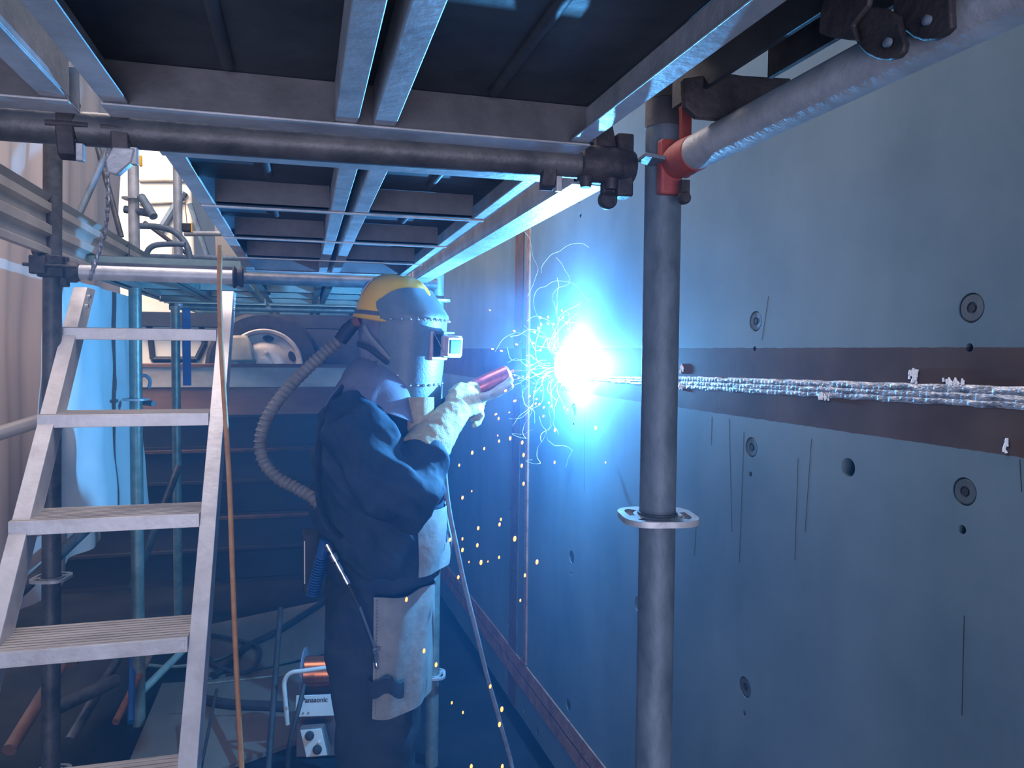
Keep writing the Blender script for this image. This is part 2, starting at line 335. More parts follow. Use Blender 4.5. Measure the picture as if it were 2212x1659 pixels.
# rusty joint strips
def strip(name, pts, wdt, th, m, along):
    s = MB(); P = [wallp(*p) for p in pts]; U = [((p-WB).dot(wd), p.z) for p in P]; a, b = U[0], U[-1]
    if along == 'v': s.add([wl(a[0]+(b[0]-a[0])*(z-a[1])/(b[1]-a[1])+du, z, n) for z in (0.09, 3.2) for du in (0, wdt) for n in (-0.01, th)], [(0, 1, 3, 2), (4, 6, 7, 5), (0, 4, 5, 1), (2, 3, 7, 6), (0, 2, 6, 4), (1, 5, 7, 3)])
    return obj(name, s, m, kind='structure')
strip('trim_1', [(1132, 570), (1116, 1430)], 0.105, 0.004, m_rustd, 'v')
def hstrip(name, z0, z1, th, m, u0=-2, u1=4.72):
    s = MB(); s.add([wl(u, z, n) for u in (u0, u1) for z in (z0, z1) for n in (-0.01, th)], [(0, 1, 3, 2), (4, 6, 7, 5), (0, 4, 5, 1), (2, 3, 7, 6), (0, 2, 6, 4), (1, 5, 7, 3)])
    return obj(name, s, m, kind='structure')
hstrip('trim_2', 0.268, 0.322, 0.005, m_rust); hstrip('trim_3', 0.212, 0.258, 0.005, m_rust)
hstrip('trim_4', 0.258, 0.268, 0.001, m_hole)
vt = MB(); u0, _z = uz(1134, 1000)
vt.add([wl(u0-0.05+du, z, n) for z in (0.33, 3.2) for du in (0, 0.03) for n in (-0.004, 0.007)], [(0, 1, 3, 2), (4, 6, 7, 5), (0, 4, 5, 1), (2, 3, 7, 6), (0, 2, 6, 4), (1, 5, 7, 3)])
obj('trim_5', vt, m_rust, kind='structure')

for k_, pts_ in enumerate((((1538, 900), (1536, 962)), ((1575, 905), (1581, 1150)), ((1607, 932), (1597, 1215)), ((1753, 948), (1739, 1150)), ((1724, 990), (1717, 1210)), ((2203, 992), (2207, 1062)), ((2083, 1330), (2078, 1545)), ((1505, 1110), (1500, 1200)), ((1646, 735), (1660, 640)), ((1263, 880), (1262, 1060)))):
    a_, b_ = [uz(*p) for p in pts_]; q = MB(); w_ = 0.0006
    q.add([wl(a_[0]+du, a_[1], n) for du in (-w_, w_) for n in (-0.001, 0.0002)]+[wl(b_[0]+du, b_[1], n) for du in (-w_, w_) for n in (-0.001, 0.0002)], [(0, 1, 3, 2), (4, 6, 7, 5), (0, 4, 5, 1), (2, 3, 7, 6), (0, 2, 6, 4), (1, 5, 7, 3)])
    obj('scribed_line', q, m_hole, wall, smooth=0)
# weld bead: overlapping ripples laid side by side along the joint
def bead_z(u):
    t = (u-0.782)/(1.687-0.782); return 1.503 + (1.486-1.503)*t
u0 = 0.3; u1 = (ARC-WB).dot(wd); bd = MB()
rows = [(0.010, 0.0070, 0.0048), (0.0005, 0.0068, 0.0042), (-0.0085, 0.0062, 0.0034)]
for dz, hz, hn in rows:
    R = []; N_ = 520
    for i in range(N_+1):
        u = u0+(u1-u0)*i/N_; rip = 0.75+0.25*abs(math.sin(u*260+dz*400)); wob = noise.noise(V((u*30, dz*90, 0)))*0.0022
        k = 1.0 if u < 1.7 else max(0.45, 1-(u-1.7)*1.2)
        z0 = bead_z(u)+dz*k+wob
        R.append([wl(u, z0+hz*k*math.cos(a), -0.001+hn*rip*max(0, math.sin(a)) - (0.002 if math.sin(a) < 0 else 0)) for a in [2*PI*j/12 for j in range(12)]])
    bd.rings(R)
obj('weld_bead', bd, m_bead, label='long rippled weld seam running along the steel wall', cat='weld')
def crust(px, py, n, sx, sz, label, seed):
    rnd = random.Random(seed); s = MB(); u, z = uz(px, py)
    for i in range(n):
        a = wl(u+rnd.uniform(-sx, sx), z+rnd.uniform(-sz, sz), 0.0012)
        d = (wd*rnd.uniform(-0.4, 0.4) + Z3*rnd.uniform(0.5, 1)).normalized()
        s.tube([a, a+d*rnd.uniform(0.003, 0.009)+wn*rnd.uniform(0, 0.001)], [0.0020, 0.0013], 6)
    return obj('slag_crust', s, m_slag, smooth=60, label=label, cat='slag', group='white slag crusts along the weld')
crust(1474, 800, 16, 0.008, 0.008, 'white slag crust just right of the near post, above the weld', 1)
crust(1473, 838, 18, 0.009, 0.007, 'white slag crust just right of the near post, under the weld', 2)
crust(1780, 860, 22, 0.014, 0.004, 'flat white slag crust hanging under the middle of the weld', 3)
crust(1785, 838, 22, 0.016, 0.004, 'white slag crust lying across the middle of the weld', 4)
crust(1973, 818, 26, 0.007, 0.008, 'upright white slag lump on top of the weld at right', 5)
crust(2062, 829, 26, 0.018, 0.003, 'long thin white slag crust on the weld near the right edge', 6)
crust(2174, 967, 10, 0.002, 0.010, 'narrow white drip of slag under the weld at far right', 8)

# ================================================================== SCAFFOLD
ZC = 1.815
def rosette(c, r0=0.0243, R=0.052, th=0.008, rot=0.0):
    # flat ring with lobes and kidney shaped slots
    m = MB(); n = 48; c = V(c)
    def rad(k, a):
        o = R*(1+0.07*math.cos(4*(a-rot)))
        return (r0, r0+0.008, o-0.010, o)[k]
    def keep(k, j):
        a = (360*(j+0.5)/n) % 90
        return not (k == 1 and abs(a-45) < 32)
    idx = {}
    def vid(k, j, t):
        j %= n
        if (k, j, t) not in idx:
            a = 2*PI*j/n; idx[(k, j, t)] = len(m.v); m.v.append(c+V((rad(k, a)*math.cos(a+rot), rad(k, a)*math.sin(a+rot), t*th/2)))
        return idx[(k, j, t)]
    for k in range(3):
        for j in range(n):
            if not keep(k, j): continue
            m.f.append((vid(k, j, 1), vid(k+1, j, 1), vid(k+1, j+1, 1), vid(k, j+1, 1)))
            m.f.append((vid(k, j+1, -1), vid(k+1, j+1, -1), vid(k+1, j, -1), vid(k, j, -1)))
            if k == 0 or not keep(k-1, j): m.f.append((vid(k, j, -1), vid(k, j, 1), vid(k, j+1, 1), vid(k, j+1, -1)))
            if k == 2 or not keep(k+1, j): m.f.append((vid(k+1, j, 1), vid(k+1, j, -1), vid(k+1, j+1, -1), vid(k+1, j+1, 1)))
            if not keep(k, j-1): m.f.append((vid(k, j, 1), vid(k, j, -1), vid(k+1, j, -1), vid(k+1, j, 1)))
            if not keep(k, j+1): m.f.append((vid(k, j+1, -1), vid(k, j+1, 1), vid(k+1, j+1, 1), vid(k+1, j+1, -1)))
    return m
def post(a, b, r, m, label, rings=(), group='upright scaffold posts', R=0.052):
    a, b = V(a), V(b); rt = root('scaffold_post', a, label, 'scaffold post', group)
    t = MB(); L = (b-a); pts = [a+L*(i/12) for i in range(13)]; t.tube(pts, r, 32); obj('post_tube', t, m, rt)
    for z in rings:
        c = a+L*((z-a.z)/L.z); obj('ring_plate', rosette(c, r+0.0002, R, rot=0.3), m_galv, rt)
        s = MB(); s.lathe(c, Z3, [(r+0.0025, -0.007), (r+0.0025, 0.007)], 32); obj('weld_collar', s, m, rt)
    return rt
def extend(p, q, z): return p+(q-p)*((z-p.z)/(q.z-p.z))
# near right post (slight lean, as built)
pa, pb = at(1432, 420, 1.02), at(1411, 1640, 1.035)
A0, A1 = extend(pa, pb, 0.0), extend(pa, pb, 1.863)
zr = at(1416, 1116, 1.03).z
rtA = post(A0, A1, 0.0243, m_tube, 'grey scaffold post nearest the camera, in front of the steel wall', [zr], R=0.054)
sl = MB(); z_lo = 1.863
top = extend(pa, pb, 2.25)
sl.tube([A1-Z3*0.005, A1+Z3*0.03], 0.0252, 32); obj('joint_collar', sl, m_web, rtA)
sl = MB(); sl.tube([A1+Z3*0.03, top], 0.0246, 32); obj('upper_sleeve', sl, m_brass, rtA, label='scraped shiny upper tube')
PX, PY = A1.x, A1.y
# other posts
def cpost(px_, y0, d0, y1, d1, r, m, label, rings=(), z0=0.0, z1=None):
    a, b = at(px_[0], y0, d0), at(px_[1], y1, d1); lo = extend(a, b, z0); hi = a if z1 is None else extend(a, b, z1)
    return post(lo, hi, r, m, label, rings)
cpost((113, 110), 600, 2.17, 1500, 2.19, 0.0243, m_tubed, 'dark scaffold post at far left behind the ladder', [0.335, 0.90], z1=2.55)
a, b = V((0.478, 2.80, 1.9)), V((0.462, 2.79, 0))
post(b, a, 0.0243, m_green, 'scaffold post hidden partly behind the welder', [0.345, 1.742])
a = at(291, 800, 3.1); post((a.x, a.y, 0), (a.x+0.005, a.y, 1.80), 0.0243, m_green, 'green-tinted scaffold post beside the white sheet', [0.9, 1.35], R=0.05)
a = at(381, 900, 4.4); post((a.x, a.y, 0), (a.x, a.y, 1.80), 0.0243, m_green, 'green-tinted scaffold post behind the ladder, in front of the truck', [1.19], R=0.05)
a = at(289, 450, 3.6); post((a.x, a.y, 0.0), (a.x, a.y, 2.75), 0.0243, m_galv, 'bright scaffold post left of the opening, above the ribbed board', [2.26], R=0.05)
a = at(384, 450, 4.4); post((a.x, a.y, 1.78), (a.x, a.y, 2.95), 0.0243, m_galv, 'bright scaffold post standing in the opening before the truck cab', [], R=0.05)
def tube_obj(name, pts, r, m, label, cat, group=None, n=24, parent=None):
    t = MB(); t.tube(pts, r, n); return obj(name, t, m, parent, label=label, cat=cat, group=group)
def wedge_head(rt, c, d, m=m_clamp, s=1.0):
    # cast ledger head: jaw above and below the tube, wedge through it, bolt eye under it
    c = V(c); d = V(d).normalized(); sd = Z3.cross(d).normalized()
    h = MB(); h.tube([c-d*0.075, c-d*0.055, c-d*0.02, c+d*0.004], [0.0235, 0.0255, 0.026, 0.022], 20)
    h.box(c+d*0.0-d*0.012, (0.024, 0.030, 0.085), (d, sd, Z3)); obj('ledger_head', h, m, rt, bevel=0.003)
    w_ = MB(); w_.prism([c-d*0.055+Z3*0.075, c-d*0.035+Z3*0.082, c-d*0.020+Z3*0.02, c-d*0.028-Z3*0.03, c-d*0.048-Z3*0.01], sd, 0.012)
    obj('wedge', w_, m, rt, bevel=0.002)
    e = MB(); e.lathe(c-d*0.032-Z3*0.046-sd*0.006, sd, [(0.011, 0), (0.013, 0.003), (0.013, 0.011), (0.011, 0.014)], 20); e.box(c-d*0.032-Z3*0.032, (0.018, 0.012, 0.02), (d, sd, Z3))
    obj('bolt_eye', e, m, rt)
# ledger across in front (carries the plank ends)
L0, L1 = V((-0.75, 1.02, ZC)), V((PX, PY+0.045, ZC))
rl = root('ledger_tube', L0, 'dark ledger tube crossing the picture under the nearest planks', 'scaffold tube', 'scaffold ledgers')
t = MB(); dirx = (L1-L0).normalized(); t.tube([L0+dirx*0.0, L0+(L1-L0)*0.5, L1-dirx*0.05], 0.0195, 28); obj('tube', t, m_tubed, rl)
wedge_head(rl, L1-dirx*0.028, dirx)
# side ledger running back towards the camera, with painted head
G0, G1 = V((PX+0.0, PY-0.03, 1.805)), V((PX+0.004, -1.6, 1.805))
rg = root('ledger_tube', G0, 'long ledger tube rising to the top right corner, with a red painted end', 'scaffold tube', 'scaffold ledgers')
t = MB(); t.tube([G0-Y3*0.02, G0-Y3*0.5, G1], 0.0213, 32); obj('tube', t, m_galv, rg)
h = MB(); h.tube([G0+Y3*0.006, G0-Y3*0.03, G0-Y3*0.062], [0.020, 0.0232, 0.0222], 24); h.box(G0+V((-0.006, 0.0, -0.006)), (0.03, 0.016, 0.07))
obj('ledger_head', h, m_red, rg, bevel=0.003, label='red painted cast end')
h = MB(); h.prism([G0+V(p) for p in ((0.0, -0.012, 0.075), (0.022, -0.012, 0.075), (0.020, -0.012, 0.066), (0.016, -0.012, 0.06), (0.016, -0.012, -0.02), (0.002, -0.012, -0.02), (0.002, -0.012, 0.06))], Y3, 0.011)
obj('wedge', h, m_red, rg, bevel=0.002, label='red painted wedge')
h = MB(); h.lathe(G0+V((0.0, -0.036, -0.05)), Y3, [(0.006, 0), (0.008, 0.003), (0.008, 0.010)], 18); h.box(G0+V((0.0, -0.03, -0.038)), (0.011, 0.008, 0.02)); obj('bolt_eye', h, m_clamp, rg)
h = MB(); h.prism([G0+V((0.0, 0.03, -0.002)), G0+V((-0.042, 0.02, 0.006)), G0+V((-0.046, -0.012, 0.006)), G0+V((0.0, -0.028, -0.004))], Z3, 0.005); obj('lock_plate', h, m_tube, rg, bevel=0.001)
# dark side rail plank above that ledger, with hook plates over the tube
sp = root('side_plank', (0.42, 0.3, 1.85), 'narrow dark scaffold plank along the top right, hooked over the ledger', 'scaffold plank')
t = MB(); t.bb(0.440, 0.446, -1.2, 0.872, 1.86, 1.955); obj('side_rail', t, m_deck, sp, bevel=0.001)
t = MB(); t.bb(0.490, 0.496, -1.2, 0.745, 1.86, 1.955); obj('side_rail', t, m_tubed, sp)
t = MB(); t.bb(0.350, 0.353, -1.2, 0.94, 1.871, 1.955); obj('side_rail', t, m_deck, sp)  # web added out of view to keep roof daylight off the ledger tube
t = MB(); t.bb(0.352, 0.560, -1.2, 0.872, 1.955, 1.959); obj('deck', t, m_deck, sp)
m = MB(); m.prism([on(x, y, 0.80) for x, y in ((1473, 172), (1476, 232), (1502, 256), (1590, 264), (1603, 238), (1640, 214), (1705, 196), (1703, 172), (1600, 166), (1560, 160))], Y3, 0.010)
obj('hook_plate', m, m_clamp, sp, bevel=0.0015)
# curled clips on the same tube
ck = root('tube_clip', (PX, 0.52, 1.79), 'rust-brown double clip curled under the ledger tube at top right', 'scaffold clip')
def yzplate(pts, X, th, nm, m, par):
    q = MB(); q.prism([onx(x, y, X) for x, y in pts], X3, th); return obj(nm, q, m, par, bevel=0.0015)
c1 = yzplate([(1832, 40), (1846, 75), (1860, 100), (1876, 117), (1900, 128), (1925, 131), (1945, 125), (1957, 112), (1960, 95), (1952, 70), (1945, 35), (1915, 18), (1875, 15)], PX-0.034, 0.006, 'clip_tongue', m_clamp, ck)
c2 = yzplate([(1935, 25), (1944, 48), (1958, 66), (1978, 81), (2000, 89), (2024, 87), (2046, 76), (2062, 60), (2060, 20), (2056, -45), (1935, -45)], PX-0.028, 0.006, 'clip_tongue', m_clamp, ck)
yzplate([(1776, 28), (1773, 72), (1792, 80), (1856, 90), (1846, 55), (1880, 12), (1890, -60), (1800, -60)], PX-0.040, 0.005, 'clip_plate', m_clamp, ck)
for (x, y), pr_, X_ in (((1921, 92), c1, PX-0.038), ((2006, 44), c2, PX-0.032)):
    q = MB(); q.lathe(onx(x, y, X_), (-1, 0, 0), [(0.0035, 0.0), (0.0035, 0.003), (0.002, 0.004)], 12); obj('rivet', q, m_tube, pr_)

# steel planks
def plank(x0, x1, y0, y1, label, ml=m_galv, mw=m_web, md=m_deck, hooks=True, cross=3, zb=ZC, detail=True, cm=None):
    rt = root('scaffold_plank', ((x0+x1)/2, y0, zb), label, 'scaffold plank', 'steel scaffold planks')
    zt = zb+0.050; xm = (x0+x1)/2
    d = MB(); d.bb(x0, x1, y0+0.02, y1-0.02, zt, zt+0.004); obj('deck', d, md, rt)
    def chan(xc, w_, side, nm):
        c = MB(); c.bb(xc-w_/2, xc+w_/2, y0+0.035, y1-0.035, zb+0.004, zb+0.0065)
        c.bb(xc-w_/2, xc-w_/2+0.003, y0+0.035, y1-0.035, zb+0.0065, zt-0.001) if side <= 0 else None
        c.bb(xc+w_/2-0.003, xc+w_/2, y0+0.035, y1-0.035, zb+0.0065, zt-0.001) if side >= 0 else None
        obj(nm, c, ml, rt, bevel=0.0012 if detail else 0)
    chan(x0+0.014, 0.026, -1, 'side_rail'); chan(x1-0.014, 0.026, 1, 'side_rail')
    chan(xm-0.0215, 0.026, 0, 'center_rail'); chan(xm+0.0215, 0.026, 0, 'center_rail')
    for ye, s in ((y0, 1), (y1, -1)):
        c = MB(); c.bb(x0, x1, ye, ye+s*0.044, zb, zb+0.003); c.bb(x0, x1, ye, ye+s*0.003, zb+0.003, zt)
        obj('end_channel', c, ml if s > 0 or True else mw, rt, bevel=0.001 if detail else 0)
        if detail:
            c = MB(); c.bb(x0+0.002, x1-0.002, ye+s*0.036, ye+s*0.039, zb+0.003, zt-0.001); obj('channel_web', c, mw, rt)
    for k in range(cross):
        yc = y0+(y1-y0)*(k+1)/(cross+1)
        c = MB(); c.bb(x0+0.028, xm-0.037, yc, yc+0.003, zb+0.006, zt-0.001); c.bb(xm+0.037, x1-0.028, yc, yc+0.003, zb+0.006, zt-0.001)
        c.bb(x0+0.03, xm-0.038, yc, yc+0.022, zb+0.006, zb+0.009); c.bb(xm+0.038, x1-0.03, yc, yc+0.022, zb+0.006, zb+0.009)
        obj('cross_channel', c, mw if detail else ml, rt)
        if detail:
            c = MB(); c.bb(x0+0.004, x1-0.004, yc+0.008, yc+0.020, zb+0.0008, zb+0.0035); obj('tie_strip', c, ml, rt)
    if detail:
        for xr in ((x0+xm)/2-0.01, (xm+x1)/2+0.01):
            for k in range(cross+1):
                ya, yb = y0+(y1-y0)*k/(cross+1)+0.06, y0+(y1-y0)*(k+1)/(cross+1)-0.06
                c = MB(); c.tube([(xr, ya, zt), (xr, (ya+yb)/2, zt), (xr, yb, zt)], 0.0075, 14); obj('deck_ridge', c, md, rt)
    if hooks:
        for xh in (x0+0.03, x1-0.03):
            for ye, s in ((y0, -1), (y1, 1)):
                h = MB(); prof = [(0, 0.04), (0.02, 0.045), (0.045, 0.03), (0.058, 0.0), (0.056, -0.022), (0.044, -0.024), (0.042, 0.0), (0.030, 0.018), (0.006, 0.022), (0, 0.0)]
                h.prism([V((xh, ye+s*p[0]*1.0, zb+p[1])) for p in prof], X3, 0.012); obj('hook', h, m_clamp, rt, bevel=0.001)
    return rt
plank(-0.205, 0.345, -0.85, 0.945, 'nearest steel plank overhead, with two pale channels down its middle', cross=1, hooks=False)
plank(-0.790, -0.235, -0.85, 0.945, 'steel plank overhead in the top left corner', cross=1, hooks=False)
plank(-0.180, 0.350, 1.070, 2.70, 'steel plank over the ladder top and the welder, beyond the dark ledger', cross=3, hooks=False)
far = ['far teal-lit steel plank straight above the helmet', 'far teal-lit steel plank above the truck wheel', 'teal-lit steel plank above the white sheet']
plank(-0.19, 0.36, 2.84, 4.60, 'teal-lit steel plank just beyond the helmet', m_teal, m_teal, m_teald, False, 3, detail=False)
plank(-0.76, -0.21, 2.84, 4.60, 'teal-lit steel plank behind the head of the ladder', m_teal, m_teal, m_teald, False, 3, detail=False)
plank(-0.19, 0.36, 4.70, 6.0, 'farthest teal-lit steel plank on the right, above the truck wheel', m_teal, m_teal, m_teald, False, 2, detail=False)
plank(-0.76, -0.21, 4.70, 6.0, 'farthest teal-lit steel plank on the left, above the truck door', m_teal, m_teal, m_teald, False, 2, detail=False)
# bright rail beside plank 2
t = MB(); t.bb(0.372, 0.428, 1.045, 2.72, 1.800, 1.804); t.bb(0.372, 0.376, 1.045, 2.72, 1.804, 1.862); t.bb(0.424, 0.428, 1.045, 2.72, 1.804, 1.862); t.bb(0.372, 0.428, 1.045, 2.72, 1.862, 1.866)
obj('narrow_plank', t, m_galv, bevel=0.001, label='narrow box-shaped plank glowing white above the welder, along the wall', cat='scaffold plank')
# coupler hooks where planks sit on the ledger (clusters seen at both ends)
def latch(c, label, m=m_clamp, flip=1):
    rt = root('plank_latch', c, label, 'latch', 'latches hooked on the dark ledger'); c = V(c)
    a = MB(); a.prism([c+V(p) for p in ((0, 0, 0.030), (0, -0.012, 0.036), (0, -0.030, 0.020), (0, -0.034, -0.010), (0, -0.026, -0.034), (0, -0.012, -0.038), (0, -0.018, -0.01), (0, -0.014, 0.012))], X3, 0.020); obj('hook', a, m, rt, bevel=0.002)
    a = MB(); a.box(c+V((0.014*flip, -0.024, -0.030)), (0.008, 0.010, 0.020)); obj('latch_tab', a, m_galv, rt, bevel=0.001)
    a = MB(); a.cyl(c+V((-0.02, -0.030, 0.0)), c+V((0.024, -0.030, 0.0)), 0.004, 12); obj('pin', a, m, rt)
latch((0.318, 1.01, ZC), 'dark latch on the ledger where the pale side rail meets it at right')
latch((-0.205, 1.02, ZC), 'pale-edged latch on the ledger under the corner of the nearest plank')
latch((-0.262, 1.02, ZC), 'dark latch on the ledger at far left, beside the doubled channels')
m = MB(); c = V((-0.202, 0.995, ZC-0.022))
m.prism([c+V(p) for p in ((0.014, 0, 0.0), (0.010, 0, -0.016), (-0.006, 0, -0.032), (-0.016, 0, -0.030), (-0.018, 0, -0.016), (-0.010, 0, 0.0))], V((0.2, 1, 0)), 0.012)
obj('wedge_foot', m, m_galv, bevel=0.002, label='pale dusty wedge foot hanging under the ledger at left', cat='scaffold clip')
m = MB(); c = on(346, 192, 0.93); m.prism([c+V(p) for p in ((-0.012, 0, 0.022), (0.006, 0, 0.014), (0.010, 0, -0.004), (0.004, 0, -0.026), (-0.004, 0, -0.016), (-0.012, 0, -0.012))], Y3, 0.010)
obj('plank_tab', m, m_creamd, bevel=0.001, label='small lit metal tab poking through the nearest plank corner', cat='scaffold clip')
for i, (x, dz) in enumerate(((0.368, -0.020), (0.405, -0.020), (0.37, 0.03))):
    m = MB(); m.tube([V((x, PY+0.035, ZC+dz)), V((x, PY+0.035, ZC+dz+(0.022 if dz > 0 else -0.014)))], [0.010, 0.007], 14)
    obj('ledger_lug', m, m_clamp, label=('stubby lug under the ledger, left of the near post', 'second stubby lug under the ledger, closest to the near post', 'round lug on top of the ledger near the post')[i], cat='lug', group='lugs on the ledger')
# end ledgers further back
for y, z, x0, x1, lab in ((2.77, 1.80, -0.73, 0.47, 'ledger tube across, above the welder helmet'), (4.83, 1.80, -0.75, 0.47, 'far ledger tube under the teal planks')):
    tube_obj('ledger_tube', [(x0, y, z), ((x0+x1)/2, y, z), (x1, y, z)], 0.0195, m_green if y > 3 else m_tubed, lab, 'scaffold tube', 'scaffold ledgers')
# left ledger with flanged end
q0, q1 = at(165, 588, 2.18), at(500, 593, 2.17); q1 = V((q1.x, q0.y, q0.z))
rq = root('ledger_tube', q0, 'shiny ledger tube across the head of the ladder', 'scaffold tube', 'scaffold ledgers')
t = MB(); t.tube([q0, (q0+q1)/2, q1], 0.0213, 28); obj('tube', t, m_galv, rq)
t = MB(); t.lathe(q1-X3*0.006, X3, [(0.032, 0), (0.034, 0.004), (0.024, 0.012), (0.030, 0.022), (0.030, 0.028)], 28); obj('end_flange', t, m_black, rq)
t = MB(); t.lathe(q0, X3, [(0.022, -0.03), (0.030, -0.022), (0.030, 0.0), (0.023, 0.01)], 28); t.box(q0+V((-0.03, 0, 0)), (0.02, 0.03, 0.085)); obj('ledger_head', t, m_clamp, rq, bevel=0.003)
t = MB(); t.bb(q0.x+0.03, q1.x-0.01, q0.y+0.03, q0.y+0.07, q0.z+0.020, q0.z+0.034); obj('back_strip', t, m_tubed, rq)
cl = root('swivel_coupler', at(108, 575, 2.13), 'dark coupler with a wing nut on the left scaffold post', 'coupler')
c = at(108, 575, 2.13); t = MB(); t.tube([c+V((0, 0, -0.03)), c+V((0, 0, 0.03))], 0.032, 24); t.box(c+V((-0.02, -0.03, 0)), (0.04, 0.03, 0.05)); obj('clamp_body', t, m_clamp, cl, bevel=0.003)
t = MB(); t.cyl(c+V((-0.055, -0.04, 0.0)), c+V((0.075, -0.03, -0.003)), 0.005, 12); obj('bolt', t, m_clamp, cl)
t = MB(); t.tube([c+V((-0.02, -0.03, 0.02)), c+V((-0.045, -0.02, 0.09))], 0.011, 14); obj('arm', t, m_clamp, cl)
# braces and spare tubes at left
def tubepx(p, q, dp, dq, r, m, lab, cat='scaffold tube', grp='loose and bracing tubes at left', n=16):
    a, b = at(*p, dp), at(*q, dq); return tube_obj('brace_tube', [a, (a+b)/2, b], r, m, lab, cat, grp, n)
tubepx((-30, 945), (105, 903), 2.25, 2.35, 0.0215, m_board, 'horizontal tube at the left edge behind the ladder')
tubepx((240, 308), (168, 470), 3.0, 2.9, 0.012, m_tube, 'pale slanting brace tube in front of the beige sheet')
tubepx((205, 295), (262, 512), 3.1, 3.1, 0.011, m_tubed, 'dark slanting brace crossing the pale one')
tubepx((305, 425), (332, 468), 3.55, 3.5, 0.019, m_tube, 'short stub tube pointing down from the bright post ring')
tubepx((270, 452), (330, 462), 3.6, 3.6, 0.018, m_tube, 'short level stub tube below the bright post ring')
tubepx((400, 505), (480, 505), 4.3, 4.25, 0.014, m_galv, 'thin level rail in front of the truck cab')
tubepx((315, 555), (520, 560), 4.3, 4.2, 0.018, m_tube, 'level rail behind the ladder head')
tubepx((560, 930-250), (560, 690), 4.3, 4.2, 0.001, m_tube, 'thin wire') if False else None
tubepx((30, 1290), (200, 1130), 2.7, 3.2, 0.022, m_tubed, 'slanting brace behind the third ladder step')
tubepx((285, 1275), (385, 1010), 3.6, 4.4, 0.020, m_tubed, 'slanting brace between the two green posts')
tubepx((20, 1620), (130, 1440), 2.5, 2.9, 0.022, m_beam, 'slanting tube low on the left behind the ladder')
tubepx((150, 1600), (285, 1370), 2.9, 3.4, 0.02, m_tubed, 'slanting tube near the floor between the ladder sides')
# bent guard rail loops in the opening
lp = spline([at(x, y, 4.0) for x, y in ((300, 488), (340, 490), (375, 500), (400, 525), (410, 560), (405, 600))], 6)
tube_obj('bent_rail', lp, 0.016, m_tube, 'large bent tube rail curving down in the opening', 'rail', 'bent rails in the opening')
lp = spline([at(x, y, 3.9) for x, y in ((316, 575), (318, 545), (335, 530), (375, 527), (400, 528))], 6)
tube_obj('bent_rail', lp, 0.014, m_tube, 'small bent tube rail under the large one', 'rail', 'bent rails in the opening')
tubepx((312, 480), (440, 575), 4.6, 4.6, 0.012, m_black, 'dark cable looped behind the bent rails', 'cable')
# ribbed aluminium board along the left row
rb = root('ribbed_board', (-0.69, 1.3, 1.82), 'long ribbed metal board slanting in from the left edge', 'board')
prof = [(0.0, 1.818), (0.018, 1.818), (0.018, 1.835), (0.006, 1.842), (0.006, 1.868), (0.020, 1.876), (0.020, 1.900), (0.006, 1.908), (0.006, 1.932), (0.020, 1.940), (0.020, 1.962), (0.010, 1.968), (0.022, 1.985), (0.0, 1.985)]
t = MB(); n = len(prof); vs = [(-0.70+p[0], 1.2, p[1]) for p in prof]+[(-0.70+p[0], 4.15, p[1]) for p in prof]
t.add(vs, [tuple(range(n)), tuple(range(n, 2*n))]+[(i, (i+1) % n, n+(i+1) % n, n+i) for i in range(n)]); obj('panel', t, m_board, rb, smooth=20)
t = MB(); t.box((-0.695, 3.42, 1.92), (0.03, 0.02, 0.14)); obj('end_bracket', t, m_tubed, rb, bevel=0.002)

# ================================================================== LADDER
lad = root('step_ladder', (-0.46, 1.0, 0), 'aluminium stair ladder with broad treads leaning at the left', 'ladder')
def lslope(z): return 2.50-(1.640-z)*0.905      # y of the front line at height z
for sx, nm in ((-0.652, 'left'), (-0.232, 'right')):
    s = MB(); zt_, zb_ = (1.742, 0.02)
    def pt(z, dx, dy): return V((sx+dx, lslope(z)+dy, z))
    w_ = 0.038; dp = 0.095; th = 0.003; inn = 1 if nm == 'left' else -1
    for (dx0, dx1, dy0, dy1) in ((-w_/2, w_/2, 0, th),):
        pass
    # U channel: face towards the climber, web on the outside, back flange
    def slab(dx0, dx1, dy0, dy1):
        vs = [V((sx+dx, lslope(z)+dy, z)) for z in (zb_, zt_) for dy in (dy0, dy1) for dx in (dx0, dx1)]
        s.add(vs, [(0, 1, 3, 2), (4, 6, 7, 5), (0, 4, 5, 1), (2, 3, 7, 6), (0, 2, 6, 4), (1, 5, 7, 3)])
    slab(-w_/2, w_/2, 0, th)
    wx = -w_/2 if nm == 'left' else w_/2-0.003
    wx = w_/2-0.003 if nm == 'left' else w_/2-0.003
    slab(wx, wx+0.003, th, dp); slab(-w_/2, w_/2, dp, dp+th)
    st = obj('stile', s, m_alu, lad, bevel=0.001)
    for z in (1.715, 1.685):
        b_ = MB(); b_.lathe(V((sx+w_/2, lslope(z)+0.04, z)), X3, [(0.006, 0), (0.006, 0.005), (0.003, 0.007)], 12); obj('bolt', b_, m_chrome, st)
